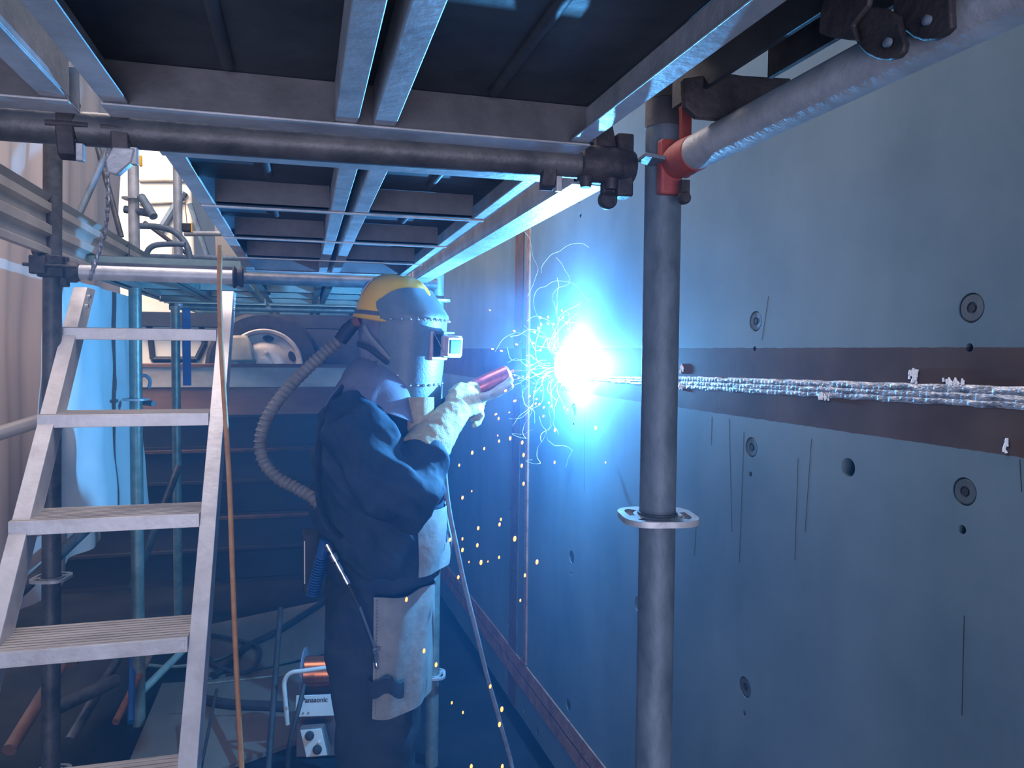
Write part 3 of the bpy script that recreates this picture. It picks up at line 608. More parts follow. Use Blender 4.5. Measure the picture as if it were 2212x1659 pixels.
for k in range(7):
    z = 1.616-0.2345*k; y = 2.46-0.2145*k+0.0
    s = MB(); x0, x1 = -0.672, -0.252
    s.bb(x0, x1, y, y+0.004, z-0.034, z); obj('riser', s, m_alu, lad, bevel=0.001)
    s2 = MB(); s2.bb(x0+0.006, x1-0.006, y-0.0012, y, z-0.029, z-0.006); obj('riser_strip', s2, m_alu, lad)
    s3 = MB(); s3.bb(x0, x1, y+0.004, y+0.155, z-0.005, z)
    for j in range(9): s3.bb(x0+0.002, x1-0.002, y+0.010+j*0.016, y+0.017+j*0.016, z, z+0.0016)
    s3.bb(x0, x1, y+0.150, y+0.155, z-0.03, z-0.005); s3.bb(x0, x0+0.004, y+0.004, y+0.15, z-0.03, z-0.005); s3.bb(x1-0.004, x1, y+0.004, y+0.15, z-0.03, z-0.005)
    obj('tread', s3, m_alud, lad)

# ================================================================== SHEETS, ROPES
def tarp(name, corners, n1, n2, amp, freq, m, label, nrm, seed=0, hem=0.0):
    a, b, c, d = [V(p) for p in corners]      # a top-left, b top-right, c bottom-right, d bottom-left
    def fn(u, v):
        p = (a*(1-u)+b*u)*(1-v)+(d*(1-u)+c*u)*v
        f = amp*(0.35+0.65*v)*(math.sin(u*freq+noise.noise(V((u*3, v*1.2, seed)))*2.5)+0.4*math.sin(u*freq*2.3+v*2+seed))
        f += noise.noise(V((u*7, v*4, seed)))*amp*0.9
        return p+V(nrm)*f+Z3*(hem*v*v*noise.noise(V((u*4, 0, seed+5))))
    s = MB(); s.sheet(fn, n1, n2, 0.003); return obj(name, s, m, smooth=80, label=label, cat='sheet')
tp = [onx(x, y, -0.745) for x, y in ((95, 585), (276, 640), (317, 1105), (70, 1120))]
tarp('hanging_sheet', tp, 60, 50, 0.014, 15, m_tarpw, 'white-blue sheet hanging behind the ladder, tapering at its foot', V((1, 0, 0)), 3)
tarp('hanging_sheet', [(-1.06, 0.9, 3.3), (-1.02, 4.95, 3.3), (-1.02, 4.6, 0.62), (-1.06, 0.9, 0.35)], 90, 40, 0.028, 46, m_tarpp, 'beige sheet closing off the left side of the scaffold', V((1, 0, 0)), 9, 0.1)
# rope and wire
pts = spline([at(x, y, d) for x, y, d in ((476, 530, 1.9), (474, 620, 1.9), (478, 750, 1.9), (487, 900, 1.88), (496, 1050, 1.86), (503, 1250, 1.84), (511, 1450, 1.82), (522, 1659, 1.8), (530, 1800, 1.78))], 8)
tube_obj('air_hose', pts, 0.0062, m_rope, 'thin orange-brown hose hanging down beside the ladder', 'hose', n=12)
pts = spline([at(x, y, 2.05) for x, y in ((236, 292), (232, 360), (233, 430), (226, 500), (208, 560), (193, 606))], 10)
wr = root('wire_rope', pts[-1], 'twisted pale wire rope hanging above the ladder head', 'rope')
for k in range(2):
    q = []
    for i, p in enumerate(pts):
        a = i*1.1+k*PI; q.append(p+V((math.cos(a)*0.0026, math.sin(a)*0.0026, 0)))
    t = MB(); t.tube(q, 0.0042, 8); obj('strand', t, m_wire, wr)

# ================================================================== BACKGROUND
# stack of long beams
def hbeam(y, z0, h, x0, x1, m, mt, label, dp=0.22):
    rt = root('steel_beam', ((x0+x1)/2, y, z0), label, 'steel beam', 'long steel beams stacked behind the scaffold')
    t = MB(); t.bb(x0, x1, y, y+dp, z0+h-0.018, z0+h); obj('top_flange', t, mt, rt)
    t = MB(); t.bb(x0, x1, y, y+dp, z0, z0+0.018); obj('bottom_flange', t, m, rt)
    t = MB(); t.bb(x0, x1, y+0.03, y+0.05, z0+0.018, z0+h-0.018); obj('web', t, m, rt)
YB = 5.35
b = root('steel_beam', (-0.3, YB, 1.10), 'brown steel beam with a dirty white upper face, topmost of the stack', 'steel beam', 'long steel beams stacked behind the scaffold')
t = MB(); t.bb(-1.55, 0.72, YB, YB+0.3, 1.435, 1.455); obj('top_flange', t, m_beam, b)
t = MB(); t.bb(-1.55, 0.72, YB+0.01, YB+0.29, 1.305, 1.435); obj('upper_face', t, m_beamw, b, label='dirty white upper face')
t = MB(); t.bb(-1.55, 0.72, YB+0.02, YB+0.3, 1.12, 1.305); obj('lower_face', t, m_beam, b)
labs = ['dark steel beam directly under the brown one', 'dark rusty-edged steel beam, third of the stack', 'dark steel beam, fourth of the stack', 'dark steel beam, fifth of the stack', 'dark steel beam lowest of the stack on the floor']
z = 1.12
for k, lab in enumerate(labs):
    h = 0.224; z -= h; hbeam(YB-0.04*(k % 2), max(z, 0.0), h, -1.6, 0.70, m_beamd, m_rustd if k in (1, 3) else m_beamd, lab, 0.25)
# truck
tr = root('truck', (-0.6, 6.6, 1.03), 'cream truck parked behind the steel beams', 'truck')
YT = 6.35
t = MB()
poly = [(-2.1, 1.42), (-0.55, 1.42), (-0.50, 1.70), (-0.72, 1.95), (-0.80, 2.10), (-0.85, 3.6), (-2.1, 3.6)]
t.prism([V((x, YT+0.8, z)) for x, z in poly], Y3, 1.6); obj('cab', t, m_cream, tr, smooth=20, bevel=0.02)
def tpx(x, y, Y=YT-0.012): return on(x, y, Y)
t = MB(); w4 = [tpx(x, y) for x, y in ((322, 700), (432, 690), (442, 742), (425, 776), (330, 776))]
fr = MB(); 
for a, b_ in zip(w4, w4[1:]+w4[:1]): fr.tube([a, b_], 0.022, 8)
obj('door_frame', fr, m_black, tr)
for (xa, ya, xb, yb, r) in ((300, 390, 400, 390, 0.012), (372, 500, 372, 600, 0.006), (300, 440, 400, 436, 0.01), (345, 500, 398, 415, 0.03), (410, 440, 450, 560, 0.02)):
    s = MB(); s.tube([tpx(xa, ya), tpx(xb, yb)], r, 8); obj('body_seam' if r < 0.02 else 'pillar', s, m_creamd if r < 0.02 else m_tube, tr)
t = MB(); w4 = [tpx(x, y) for x, y in ((345, 400), (395, 400), (350, 475), (320, 475))]; t.prism(w4, Y3, 0.01); obj('side_window', t, m_cream, tr) if False else None
t = MB(); t.bb(-1.25, 1.6, YT-0.10, YT-0.02, 1.72, 1.83); obj('chassis_rail', t, m_dark, tr, bevel=0.005)
t = MB(); t.bb(-0.60, 1.6, YT+0.25, YT+0.9, 1.30, 2.05); obj('underbody', t, m_dark, tr)
# fender: quarter round
t = MB(); c = on(570, 790, YT); R = []
for i in range(13):
    a = math.radians(100+i*8); R.append([c+V((math.cos(a)*rr, yy, math.sin(a)*rr*1.0)) for rr, yy in ((0.36, -0.10), (0.38, -0.12), (0.38, 0.2), (0.36, 0.2))])
pf = [tpx(x, y, YT-0.14) for x, y in ((492, 725), (535, 724), (545, 745), (553, 782), (470, 782), (480, 750))]
t.prism(pf, Y3, 0.10); obj('fender', t, m_creamd, tr, bevel=0.02)
wc = on(572, 792, YT-0.05)
wh = MB(); wh.lathe(wc, Y3, [(0.30, -0.10), (0.40, -0.11), (0.43, -0.08), (0.43, 0.16), (0.30, 0.16)], 48, cap=False); tyre = obj('tyre', wh, m_black, tr)
rm = MB(); rm.lathe(wc, Y3, [(0.295, -0.105), (0.285, -0.115), (0.265, -0.105), (0.255, -0.06), (0.20, -0.045), (0.155, -0.075), (0.13, -0.08), (0.075, -0.08), (0.07, -0.12), (0.0, -0.125)], 48, cap=False); rim = obj('wheel_rim', rm, m_rim, tr)
for k in range(6):
    a = math.radians(60*k+22); p = wc+V((math.cos(a)*0.222, -0.056, math.sin(a)*0.222)); s = MB()
    e1 = V((-math.sin(a), 0, math.cos(a))); e2 = V((math.cos(a), 0, math.sin(a)))
    s.prism([p+e1*(0.042*math.cos(q))+e2*(0.026*math.sin(q)) for q in [2*PI*j/16 for j in range(16)]], Y3, 0.012); obj('vent_hole', s, m_black, rim)
for k in range(5):
    a = math.radians(72*k+10); p = wc+V((math.cos(a)*0.11, -0.085, math.sin(a)*0.11)); s = MB(); s.lathe(p, -Y3, [(0.018, 0), (0.018, 0.015), (0.008, 0.02)], 12); obj('wheel_nut', s, m_rim, rim)
# bright shed wall behind the truck and dark side wall on the right rear
obj('wall_back', MB().bb(-7, 3.0, 11.0, 11.15, 0.0, 6.0), mat('shed_cladding', (0.55, 0.46, 0.36), (0.62, 0.53, 0.43), 0.8, 0, 2), kind='structure')
obj('wall_end', MB().bb(0.72, 2.6, 5.2, 5.3, 0.0, 3.4), m_dark, kind='structure')
# blue strap on the far green post
a = at(402, 666, 4.40); b_ = at(404, 833, 4.40)
t = MB(); t.sheet(lambda u, v: a*(1-v)+b_*v+X3*(0.045*(u-0.5))+Y3*(0.006*math.sin(v*9)), 4, 24, 0.003)
obj('strap', t, m_blue, smooth=60, label='flat blue strap hanging in front of the truck door', cat='strap')
t = MB(); c = at(304, 812, 3.10)
t.tube(spline([c+V(p) for p in ((0, 0, 0), (0.02, 0, 0.0), (0.035, 0, -0.02), (0.03, 0, -0.05))], 5), 0.007, 10); obj('hook_pin', t, m_tube, label='bent pin sticking out of the green-tinted post', cat='pin')
tubepx((300, 868), (332, 872), 3.2, 3.15, 0.012, m_tube, 'short clamp bolt on the green-tinted post by the white sheet')
# cab details: small float light and hanging lantern
t = MB(); c = at(404, 492, 4.1); t.box(c, (0.05, 0.04, 0.045)); lt = obj('chain_hoist', t, m_black, bevel=0.006, label='small dark hoist with a yellow edge hanging in the opening', cat='hoist')
t = MB(); t.box(c+V((0.026, -0.004, 0)), (0.006, 0.044, 0.05)); obj('yellow_guard', t, m_yel, lt)
t = MB(); t.tube([c+V((0, 0, 0.02)), at(398, 420, 4.1)], 0.002, 6); obj('chain', t, m_rust, lt)
t = MB(); c = at(304, 348, 3.55); t.box(c, (0.012, 0.02, 0.05)); obj('yellow_catch', t, m_yel, bevel=0.004, label='small yellow catch on the bright post in the opening', cat='catch')

# ================================================================== FLOOR CLUTTER
def sheet_ply(pts, z, m, label, th=0.018):
    P = [onz(x, y, z) for x, y in pts]; t = MB(); t.prism([p+Z3*0.0 for p in P], Z3, th)
    return obj('floor_board', t, m, label=label, cat='board', group='boards on the floor')
sheet_ply([(440, 1355), (700, 1300), (735, 1400), (450, 1470)], 0.012, m_ply, 'plywood sheet on the floor behind the orange hose')
sheet_ply([(420, 1480), (745, 1415), (760, 1560), (380, 1700)], 0.012, m_ply, 'plywood sheet on the floor in front of the cable coil')
sheet_ply([(350, 1480), (425, 1475), (400, 1800), (250, 1720)], 0.030, m_ply, 'narrow plank on the floor right of the ladder foot')
def floorcable(pts, r, m, label, z=0.03):
    P = [onz(x, y, z) for x, y in pts]; tube_obj('cable', spline(P, 8), r, m, label, 'cable', 'cables on the floor', 10)
floorcable([(700, 1300), (640, 1340), (590, 1370), (530, 1400), (490, 1440), (460, 1460)], 0.020, m_black, 'thick black cable curving from the welder to the ladder', 0.03)
floorcable([(450, 1370), (500, 1380), (560, 1400), (540, 1450), (470, 1440), (440, 1400)], 0.010, m_dark, 'thin dark cable loop on the plywood', 0.04)
floorcable([(430, 1510), (500, 1522), (580, 1525), (620, 1528)], 0.022, m_black, 'straight thick black cable lying before the wire feeder', 0.035)
floorcable([(300, 1435), (380, 1440), (470, 1425), (520, 1400)], 0.008, m_green, 'thin green cable running to the cable loop', 0.03)
tubepx((606, 1315), (575, 1720), 3.2, 2.55, 0.011, m_black, 'black upright rod standing on the plywood', 'rod', 'rods on the floor')
tubepx((468, 1490), (430, 1680), 3.0, 2.6, 0.006, m_black, 'thin black rod leaning near the ladder', 'rod', 'rods on the floor')
tubepx((440, 1478), (640, 1455), 3.1, 3.1, 0.004, m_green, 'thin level rod across the plywood', 'rod', 'rods on the floor')
tubepx((287, 1380), (283, 1560), 3.3, 2.9, 0.012, m_blue, 'blue tube standing low between the ladder sides', 'rod', 'rods on the floor')
tubepx((150, 1430), (190, 1390), 3.1, 3.3, 0.03, m_beam, 'rusty pipe end lying behind the fourth step')
tubepx((250, 1560), (330, 1400), 2.9, 3.3, 0.014, m_rust, 'rusty pipe lying between ladder and plywood')
tubepx((100, 1540), (250, 1470), 2.8, 3.1, 0.026, m_tubed, 'thick dark pipe lying behind the ladder foot')
tubepx((300, 1500), (400, 1400), 3.2, 3.5, 0.016, m_teal, 'teal-tinted pipe lying beside the plywood')

# ================================================================== WIRE FEEDER
fd = root('wire_feeder', at(680, 1620, 2.9)*1.0, 'grey wire feeder with a copper spool on the floor behind the welder', 'wire feeder')
fd.location = V((fd.location.x, fd.location.y, 0.0))
fa = math.radians(-10); fx = V((math.cos(fa), math.sin(fa), 0)).normalized(); fy = Z3.cross(fx)
fc = at(682, 1524, 2.9)
fn_ = (-fy + Z3*0.28).normalized(); fu = fn_.cross(fx)*-1; fu = fx.cross(fn_)*-1
if fu.z < 0: fu = -fu
t = MB(); t.box(fc, (0.150, 0.006, 0.078), (fx, fn_, fu)); fp = obj('front_panel', t, m_feed, fd, bevel=0.003)
t = MB(); t.box(fc+fy*0.10-Z3*0.10, (0.15, 0.20, 0.20), (fx, fy, Z3)); obj('housing', t, m_feedd, fd, bevel=0.005)
t = MB(); t.box(fc+fy*0.10-Z3*0.235, (0.16, 0.24, 0.03), (fx, fy, Z3)); obj('foot_frame', t, m_feedd, fd, bevel=0.005)
sc_ = fc+fu*0.092+fy*0.075
t = MB(); t.cyl(sc_-fx*0.055, sc_+fx*0.075, 0.060, 40); obj('wire_spool', t, m_copper, fd)
for s_ in (-0.062, 0.078):
    t = MB(); t.cyl(sc_+fx*s_, sc_+fx*(s_+0.005), 0.092, 44); obj('spool_flange', t, m_hood, fd)
pb_ = spline([fc-fx*0.098-fu*0.06+fn_*0.02, fc-fx*0.108+fu*0.04+fn_*0.04, fc-fx*0.112+fu*0.095+fn_*0.045, fc-fx*0.09+fu*0.125+fn_*0.05, fc-fx*0.04+fu*0.132+fn_*0.05, fc+fx*0.08+fu*0.145+fn_*0.05], 6)
t = MB(); t.tube(pb_, 0.0085, 14); obj('handle', t, m_feed, fd)
def text(body, loc, ax, up, size, m, parent, name='lettering', ext=0.0006, bold=0.0):
    c = bpy.data.curves.new(name, 'FONT'); c.body = body; c.size = size; c.extrude = ext; c.align_x = 'CENTER'; c.align_y = 'CENTER'; c.offset = bold
    t_ = bpy.data.objects.new('t', c); COL.objects.link(t_)
    dg_ = bpy.context.evaluated_depsgraph_get(); me = bpy.data.meshes.new_from_object(t_.evaluated_get(dg_)); bpy.data.objects.remove(t_)
    ax = V(ax).normalized(); up = V(up); up = (up-ax*up.dot(ax)).normalized(); R = Matrix((ax, up, ax.cross(up))).transposed().to_4x4()
    me.transform(Matrix.Translation(V(loc)-wloc(parent)) @ R); me.materials.clear(); me.materials.append(m)
    o = bpy.data.objects.new(name, me); COL.objects.link(o); o.parent = parent; return o
text('Panasonic', fc+fn_*0.0035+fu*0.020-fx*0.004, fx, fu, 0.0245, m_black, fp, bold=0.0006)
for dx in (-0.045, -0.025):
    t = MB(); t.sphere(fc+fn_*0.004-fu*0.024+fx*dx, 0.004, 6); obj('screw', t, m_chrome, fp)
rc = at(678, 1604, 2.78); rx_ = (fx+Z3*0.05).normalized(); ru = (fu*1.0+fx*-0.28).normalized(); rn = rx_.cross(ru)
if rn.y > 0: rn = -rn
rmt = root('remote_control', rc, 'small control box with two black dials below the wire feeder panel', 'control box')
rmt.location = V((rc.x, rc.y, rc.z-0.06))
t = MB(); t.box(rc, (0.075, 0.095, 0.012), (rx_, ru, rn)); obj('face_plate', t, m_feed, rmt, bevel=0.002)
t = MB(); t.box(rc-rn*0.036, (0.085, 0.105, 0.06), (rx_, ru, rn)); obj('case', t, m_feedd, rmt, bevel=0.004)
for dx, du in ((-0.008, 0.026), (0.008, -0.024)):
    p = rc+rx_*dx+ru*du; t = MB(); t.lathe(p+rn*0.006, rn, [(0.0165, 0), (0.0165, 0.005), (0.012, 0.008), (0.012, 0.02), (0.010, 0.021)], 20); obj('dial', t, m_black, rmt)
p = rc+rx_*0.022+ru*0.004; t = MB(); t.lathe(p+rn*0.006, rn, [(0.005, 0), (0.005, 0.008)], 12); obj('button', t, m_white, rmt)
pts = spline([at(x, y, d) for x, y, d in ((657, 1480, 2.82), (648, 1520, 2.76), (637, 1560, 2.72), (627, 1600, 2.70), (622, 1640, 2.70), (620, 1720, 2.7))], 8)
tube_obj('feeder_cable', pts, 0.0085, m_black, 'black cable drooping in front of the wire feeder', 'cable')

# ================================================================== WELDER
YW = 2.13
YW = 2.31
pr = root('person', (0.21, 2.33, 0), 'welder in navy jacket, yellow helmet and grey face shield, torch held to the wall', 'person')
YW = 2.31
def P(x, y, Y=YW): return on(x, y, Y)
def fold(amp, sx, sz, seed):
    def f(co, n):
        a = noise.noise(V((co.x*sx, co.y*sx, co.z*sz+seed))); b = noise.noise(V((co.x*sx*2.3+4, co.y*sx*2.3, co.z*sz*2.2+seed)))
        rg = 1-abs(a)*2.4
        return amp*(rg*0.8+b*0.9-0.4)
    return f
def rr(xl, xr, y, ry, n=28, Yc=YW+0.02, Yl=None, sq=0.9):
    a, b = P(xl, y, Yl or Yc), P(xr, y, Yl or Yc); c = (a+b)/2; rx = (b-a).length/2
    out = []
    for j in range(n):
        t_ = 2*PI*j/n; cx_, sy_ = math.cos(t_), math.sin(t_)
        out.append(V((c.x+rx*math.copysign(abs(cx_)**sq, cx_), Yc+ry*math.copysign(abs(sy_)**sq, sy_), c.z)))
    return out
# body: one continuous figure under the clothes
bd_ = MB()
bd_.rings([rr(745, 875, 1262, 0.12), rr(725, 880, 1120, 0.13), rr(720, 880, 1000, 0.15), rr(735, 870, 920, 0.19), rr(765, 840, 868, 0.10), rr(790, 850, 820, 0.055), rr(795, 855, 770, 0.055)])
hc = P(852, 715); 
bd_.sphere(hc, 0.080, 12, (0.98, 0.78, 1.18)); bd_.sphere(hc+V((0.045, -0.01, -0.055)), 0.06, 8, (1, 0.8, 0.9))
bd_.sphere(hc+V((0.102, -0.012, -0.02)), 0.016, 6, (1.2, 0.7, 1.2)); bd_.sphere(hc+V((0.092, -0.012, -0.062)), 0.014, 6, (0.6, 1.5, 0.5))
for s_ in (-1, 1):
    bd_.sphere(hc+V((0.0, 0.078*s_, -0.02)), 0.028, 6, (0.7, 0.35, 1.1)); bd_.sphere(hc+V((0.084, 0.03*s_-0.012, 0.005)), 0.014, 6)
    Y_ = YW-0.05 if s_ < 0 else YW+0.17
    sh = P(775, 905, YW+0.02+0.17*s_); el = P(890, 1085, YW-0.20) if s_ < 0 else P(895, 1040, YW+0.24); wr_ = P(985, 890, YW-0.10) if s_ < 0 else P(1000, 850, YW+0.10)
    bd_.tube([sh, (sh+el)/2, el, (el+wr_)/2, wr_], [0.058, 0.052, 0.042, 0.038, 0.028], 14)
    hp = P(806, 1260, YW+0.02+0.07*s_); kn = P(806, 1600, YW+0.02+0.085*s_); an = V((0.165, YW+0.02+0.09*s_, 0.12))
    bd_.tube([hp, (hp+kn)/2, kn, (kn+an)/2, an], [0.068, 0.066, 0.05, 0.045, 0.034], 14)
body = blob('body', bd_, m_skin, pr, 0.012, 3)
# trousers
ts = MB()
ts.rings([rr(722, 905, 1215, 0.15), rr(700, 918, 1255, 0.165), rr(700, 915, 1330, 0.17), rr(702, 908, 1400, 0.165), rr(708, 898, 1450, 0.15)])
for s_, k in ((-1, 0), (1, 14)):
    yc = YW+0.02+0.085*s_
    ts.rings([rr(700+k, 905+k, 1380, 0.088, Yc=yc), rr(712+k, 898+k, 1480, 0.088, Yc=yc), rr(722+k, 892+k, 1570, 0.086, Yc=yc), rr(726+k, 882+k, 1660, 0.082, Yc=yc), rr(730+k, 872+k, 1800, 0.078, Yc=yc), rr(730+k, 866+k, 1900, 0.072, Yc=yc)])
trs = blob('trousers', ts, m_trs, pr, 0.009, 3, fold(0.007, 9, 5, 3))
for s_, k in ((-1, 0), (1, 20)):
    c = V((0.165+0.0006*k, YW+0.02+0.09*s_, 0.0)); bt = MB()
    bt.rings([[c+V((math.cos(a)*0.055-0.02, math.sin(a)*0.05, z_)) for a in [2*PI*j/20 for j in range(20)]] for z_ in (0.02, 0.12, 0.22)])
    bt.sphere(c+V((0.07, 0, 0.045)), 0.055, 8, (1.7, 0.95, 0.8)); bt.bb(c.x-0.075, c.x+0.16, c.y-0.045, c.y+0.045, 0.0, 0.03)
    blob('boot', bt, m_black, pr, 0.009, 3)
# apron over the front of the thighs
ap = MB()
def apf(u, v):
    y = 1248+v*240; ph = math.radians(-98+u*150)
    xl, xr = 700+v*6, 922-v*14
    a, b = P(xl, y, YW+0.02), P(xr, y, YW+0.02); c = (a+b)/2; rx = (b-a).length/2+0.022
    return V((c.x+rx*math.cos(ph)*1.02, YW+0.02+0.200*math.sin(ph), c.z+0.004*math.sin(ph*6))) + V((math.cos(ph), math.sin(ph), 0))*(0.006*math.sin(ph*9+v*3))
ap.sheet(apf, 40, 24, 0.004); apo = obj('apron', ap, m_apr, pr, smooth=80, label='grey apron panel over the thighs')
stt = MB()
for i in range(34):
    p_ = apf(0.0, 0.02+i*0.028); q_ = apf(0.0, 0.02+i*0.028+0.014); stt.tube([p_+V((0.008, -0.004, 0)), q_+V((0.008, -0.004, 0))], 0.0016, 5)
obj('stitching', stt, m_hood, apo)
# jacket
jk = MB()
jk.rings([rr(716, 925, 1240, 0.150), rr(706, 946, 1222, 0.165), rr(694, 958, 1185, 0.18), rr(686, 956, 1120, 0.185), rr(676, 944, 1050, 0.19), rr(672, 925, 980, 0.195), rr(676, 905, 930, 0.20), rr(690, 890, 890, 0.185), rr(705, 880, 862, 0.15), rr(745, 868, 835, 0.10)])
shR, mR, elR, fR = P(768, 925, YW-0.15), P(815, 1010, YW-0.22), P(868, 1075, YW-0.25), P(915, 985, YW-0.18)
jk.tube([P(762, 900, YW-0.10), shR, mR, P(845, 1055, YW-0.245), P(880, 1078, YW-0.245), P(905, 1040, YW-0.215), fR, P(930, 970, YW-0.17)], [0.085, 0.100, 0.088, 0.088, 0.090, 0.085, 0.066, 0.058], 20)
jk.tube([P(790, 910, YW+0.16), P(830, 1000, YW+0.25), P(880, 1040, YW+0.26), P(930, 960, YW+0.20), P(975, 890, YW+0.13)], [0.085, 0.085, 0.08, 0.065, 0.055], 18)
def jfold(co, n):
    s1 = fold(0.015, 7, 4.0, 11)(co, n)
    c2 = V((co.x*0.7+co.z*0.7, co.y, co.z*0.7-co.x*0.7)); rg = 1-abs(noise.noise(V((c2.x*20, c2.y*12, c2.z*5))))*3
    s1 += 0.006*max(0, rg)
    return s1 + 0.006*math.sin(co.x*34+co.z*46+noise.noise(co*9)*3)*(1 if n.y < 0.2 else 0.4)
jac = blob('jacket', jk, m_navy, pr, 0.0065, 3, jfold)
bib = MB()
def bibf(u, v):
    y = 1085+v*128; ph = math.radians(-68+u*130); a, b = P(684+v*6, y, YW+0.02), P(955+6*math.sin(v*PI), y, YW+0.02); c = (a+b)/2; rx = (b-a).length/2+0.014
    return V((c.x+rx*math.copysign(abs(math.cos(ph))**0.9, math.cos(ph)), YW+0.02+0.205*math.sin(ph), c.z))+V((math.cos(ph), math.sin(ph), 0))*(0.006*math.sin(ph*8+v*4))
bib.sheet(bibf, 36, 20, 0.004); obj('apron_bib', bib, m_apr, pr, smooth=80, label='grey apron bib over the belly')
# jacket details: hem band, back harness strap, front placket
hb = MB(); R = []
for z_y, ex in ((1216, 0.004), (1228, 0.010), (1242, 0.002)):
    R.append([V((p.x, p.y, p.z)) + (p-P((712+935)/2, z_y, YW+0.02)).normalized()*ex for p in rr(712, 938, z_y, 0.160, n=40)])
hb.rings(R, cap=False); obj('hem_band', hb, m_navy, pr, smooth=80)
hs = MB(); hs.tube(spline([P(x, y, Y) for x, y, Y in ((742, 838, YW-0.080), (712, 880, YW-0.130), (690, 950, YW-0.140), (686, 1040, YW-0.150), (700, 1120, YW-0.145), (735, 1165, YW-0.160))], 6), 0.014, 12, flat=0.3); obj('harness_strap', hs, m_trs, pr)
# hood / cape
hd = MB()
def cape(u, v):
    ph = 2*PI*u; cx_, sy_ = math.cos(ph), math.sin(ph)
    c0 = P(824, 775, YW+0.01); c1 = P(800, 868, YW+0.02)
    c = c0*(1-v)+c1*v; k = v**0.8
    rx = 0.070*(1-k)+(0.158 if cx_ > 0 else 0.128)*k; ry = 0.072*(1-k)+0.215*k
    z = c0.z*(1-v)+(c1.z)*v
    drop = -0.085*max(0, cx_)**1.5*v*v + 0.004*v*cx_ - 0.010*abs(sy_)*v
    f = 0.007*v*math.sin(ph*7+v*3)+0.006*noise.noise(V((cx_*3, sy_*3, v*3)))*v*2
    return V((c.x+(rx+f)*cx_, YW+0.015+(ry+f)*sy_, z+drop+0.012*math.sin(v*PI)))
hd.sheet(cape, 96, 30, 0.004); obj('hood_cape', hd, m_hood, pr, smooth=80, label='grey hood cape over the shoulders')
hw = MB()
hw.rings([rr(780, 900, 680, 0.100), rr(774, 900, 725, 0.102), rr(776, 895, 760, 0.100), rr(780, 885, 790, 0.094), rr(770, 880, 815, 0.100)])
blob('hood_wrap', hw, m_hood, pr, 0.006, 3, fold(0.005, 16, 16, 30))
st_ = MB(); st_.tube(spline([P(x, y, Y) for x, y, Y in ((772, 742, YW-0.060), (795, 752, YW-0.095), (822, 772, YW-0.105), (848, 792, YW-0.100))], 5), 0.008, 10, flat=0.35); obj('respirator_strap', st_, m_black, pr)
st_ = MB(); st_.tube(spline([P(x, y, Y) for x, y, Y in ((786, 706, YW-0.070), (800, 730, YW-0.095), (822, 755, YW-0.105), (842, 780, YW-0.100))], 5), 0.009, 10, flat=0.3); obj('chin_strap', st_, m_apr, pr)
# helmet: shell, brim, strap, sticker
hq = P(852, 690, YW); fwd = V((math.cos(math.radians(-20)), math.sin(math.radians(-20)), -0.16)).normalized(); sdv = Z3.cross(fwd).normalized(); upv = fwd.cross(sdv)
hm = MB(); prof = []
def hpnt(th, ph, g=0.0):
    cx_ = math.cos(ph); rx = 0.118+g; ry = 0.100+g; rz = 0.132+g
    return hq + fwd*(rx*math.cos(th)**0.75*cx_) + sdv*(ry*math.cos(th)**0.75*math.sin(ph)) + upv*(rz*math.sin(th)**0.95)
R = [[hq+fwd*((0.118+e)*math.cos(2*PI*j/56))+sdv*((0.100+e)*math.sin(2*PI*j/56))-upv*d for j in range(56)] for e, d in ((-0.006, 0.010), (0.004, 0.013), (0.0075, 0.009), (0.002, 0.0))]
for i in range(0, 15):
    th = math.radians(2+i*6); R.append([hpnt(min(th, math.radians(89)), 2*PI*j/56, 0.0028*(1 if abs(math.sin(2*PI*j/56)) < 0.32 and i > 4 else 0)) for j in range(56)])
hm.rings(R); hel = obj('helmet', hm, m_yel, pr, smooth=70, label='yellow hard hat')
hs = MB(); R = []
for h_ in (0.004, 0.016): R.append([hq+fwd*(0.1215*math.cos(a))+sdv*(0.1035*math.sin(a))+upv*(h_-0.0+0.006*math.cos(a)) for a in [2*PI*j/56 for j in range(56)]])
for h_ in (0.016, 0.004): R.append([hq+fwd*(0.117*math.cos(a))+sdv*(0.099*math.sin(a))+upv*(h_-0.0+0.006*math.cos(a)) for a in [2*PI*j/56 for j in range(56)]])
R.append(R[0]); hs.rings(R, cap=False); obj('helmet_strap', hs, m_web, hel)
def patch(ph0, ph1, t0, t1, g, m, nm, par):
    s = MB(); s.sheet(lambda u, v: hpnt(math.radians(t0+(t1-t0)*v), math.radians(ph0+(ph1-ph0)*u), g), 6, 6, 0.001); return obj(nm, s, m, par, smooth=80)
stk = patch(186, 212, 27, 50, 0.003, m_white, 'sticker', hel)
for k in range(3): patch(190+k*7, 192+k*7, 32, 45, 0.0045, m_blue, 'sticker_mark', stk)
# face shield: curved fibre sheet, upper piece, rivets, lens window
mo = P(885, 760, YW); mfw = V((math.cos(math.radians(-30)), math.sin(math.radians(-30)), 0)); msd = Z3.cross(mfw)
def zpx(y): return P(900, y).z
ztop, zmid, zbot = zpx(628), zpx(684), zpx(877)
def shell(u, v, z0, z1, e=0.0, top=False):
    a = math.radians(-96+192*u); z = z0+(z1-z0)*v
    hw = 0.125; dpt = 0.118
    t_ = (z-zbot)/(zmid-zbot)
    fx_ = 0.0+0.022*min(1, t_)                 # leans forward to the brow
    if top: k = (z-zmid)/(ztop-zmid); fx_ = 0.022-0.052*k; hw = 0.125-0.008*k
    ca, sa = math.cos(a), math.sin(a)
    x_ = -0.035+fx_+(dpt+e)*math.copysign(abs(ca)**0.72, ca); y_ = (hw+e)*math.copysign(abs(sa)**0.9, sa)
    return mo+mfw*x_+msd*y_+V((0, 0, z-mo.z))
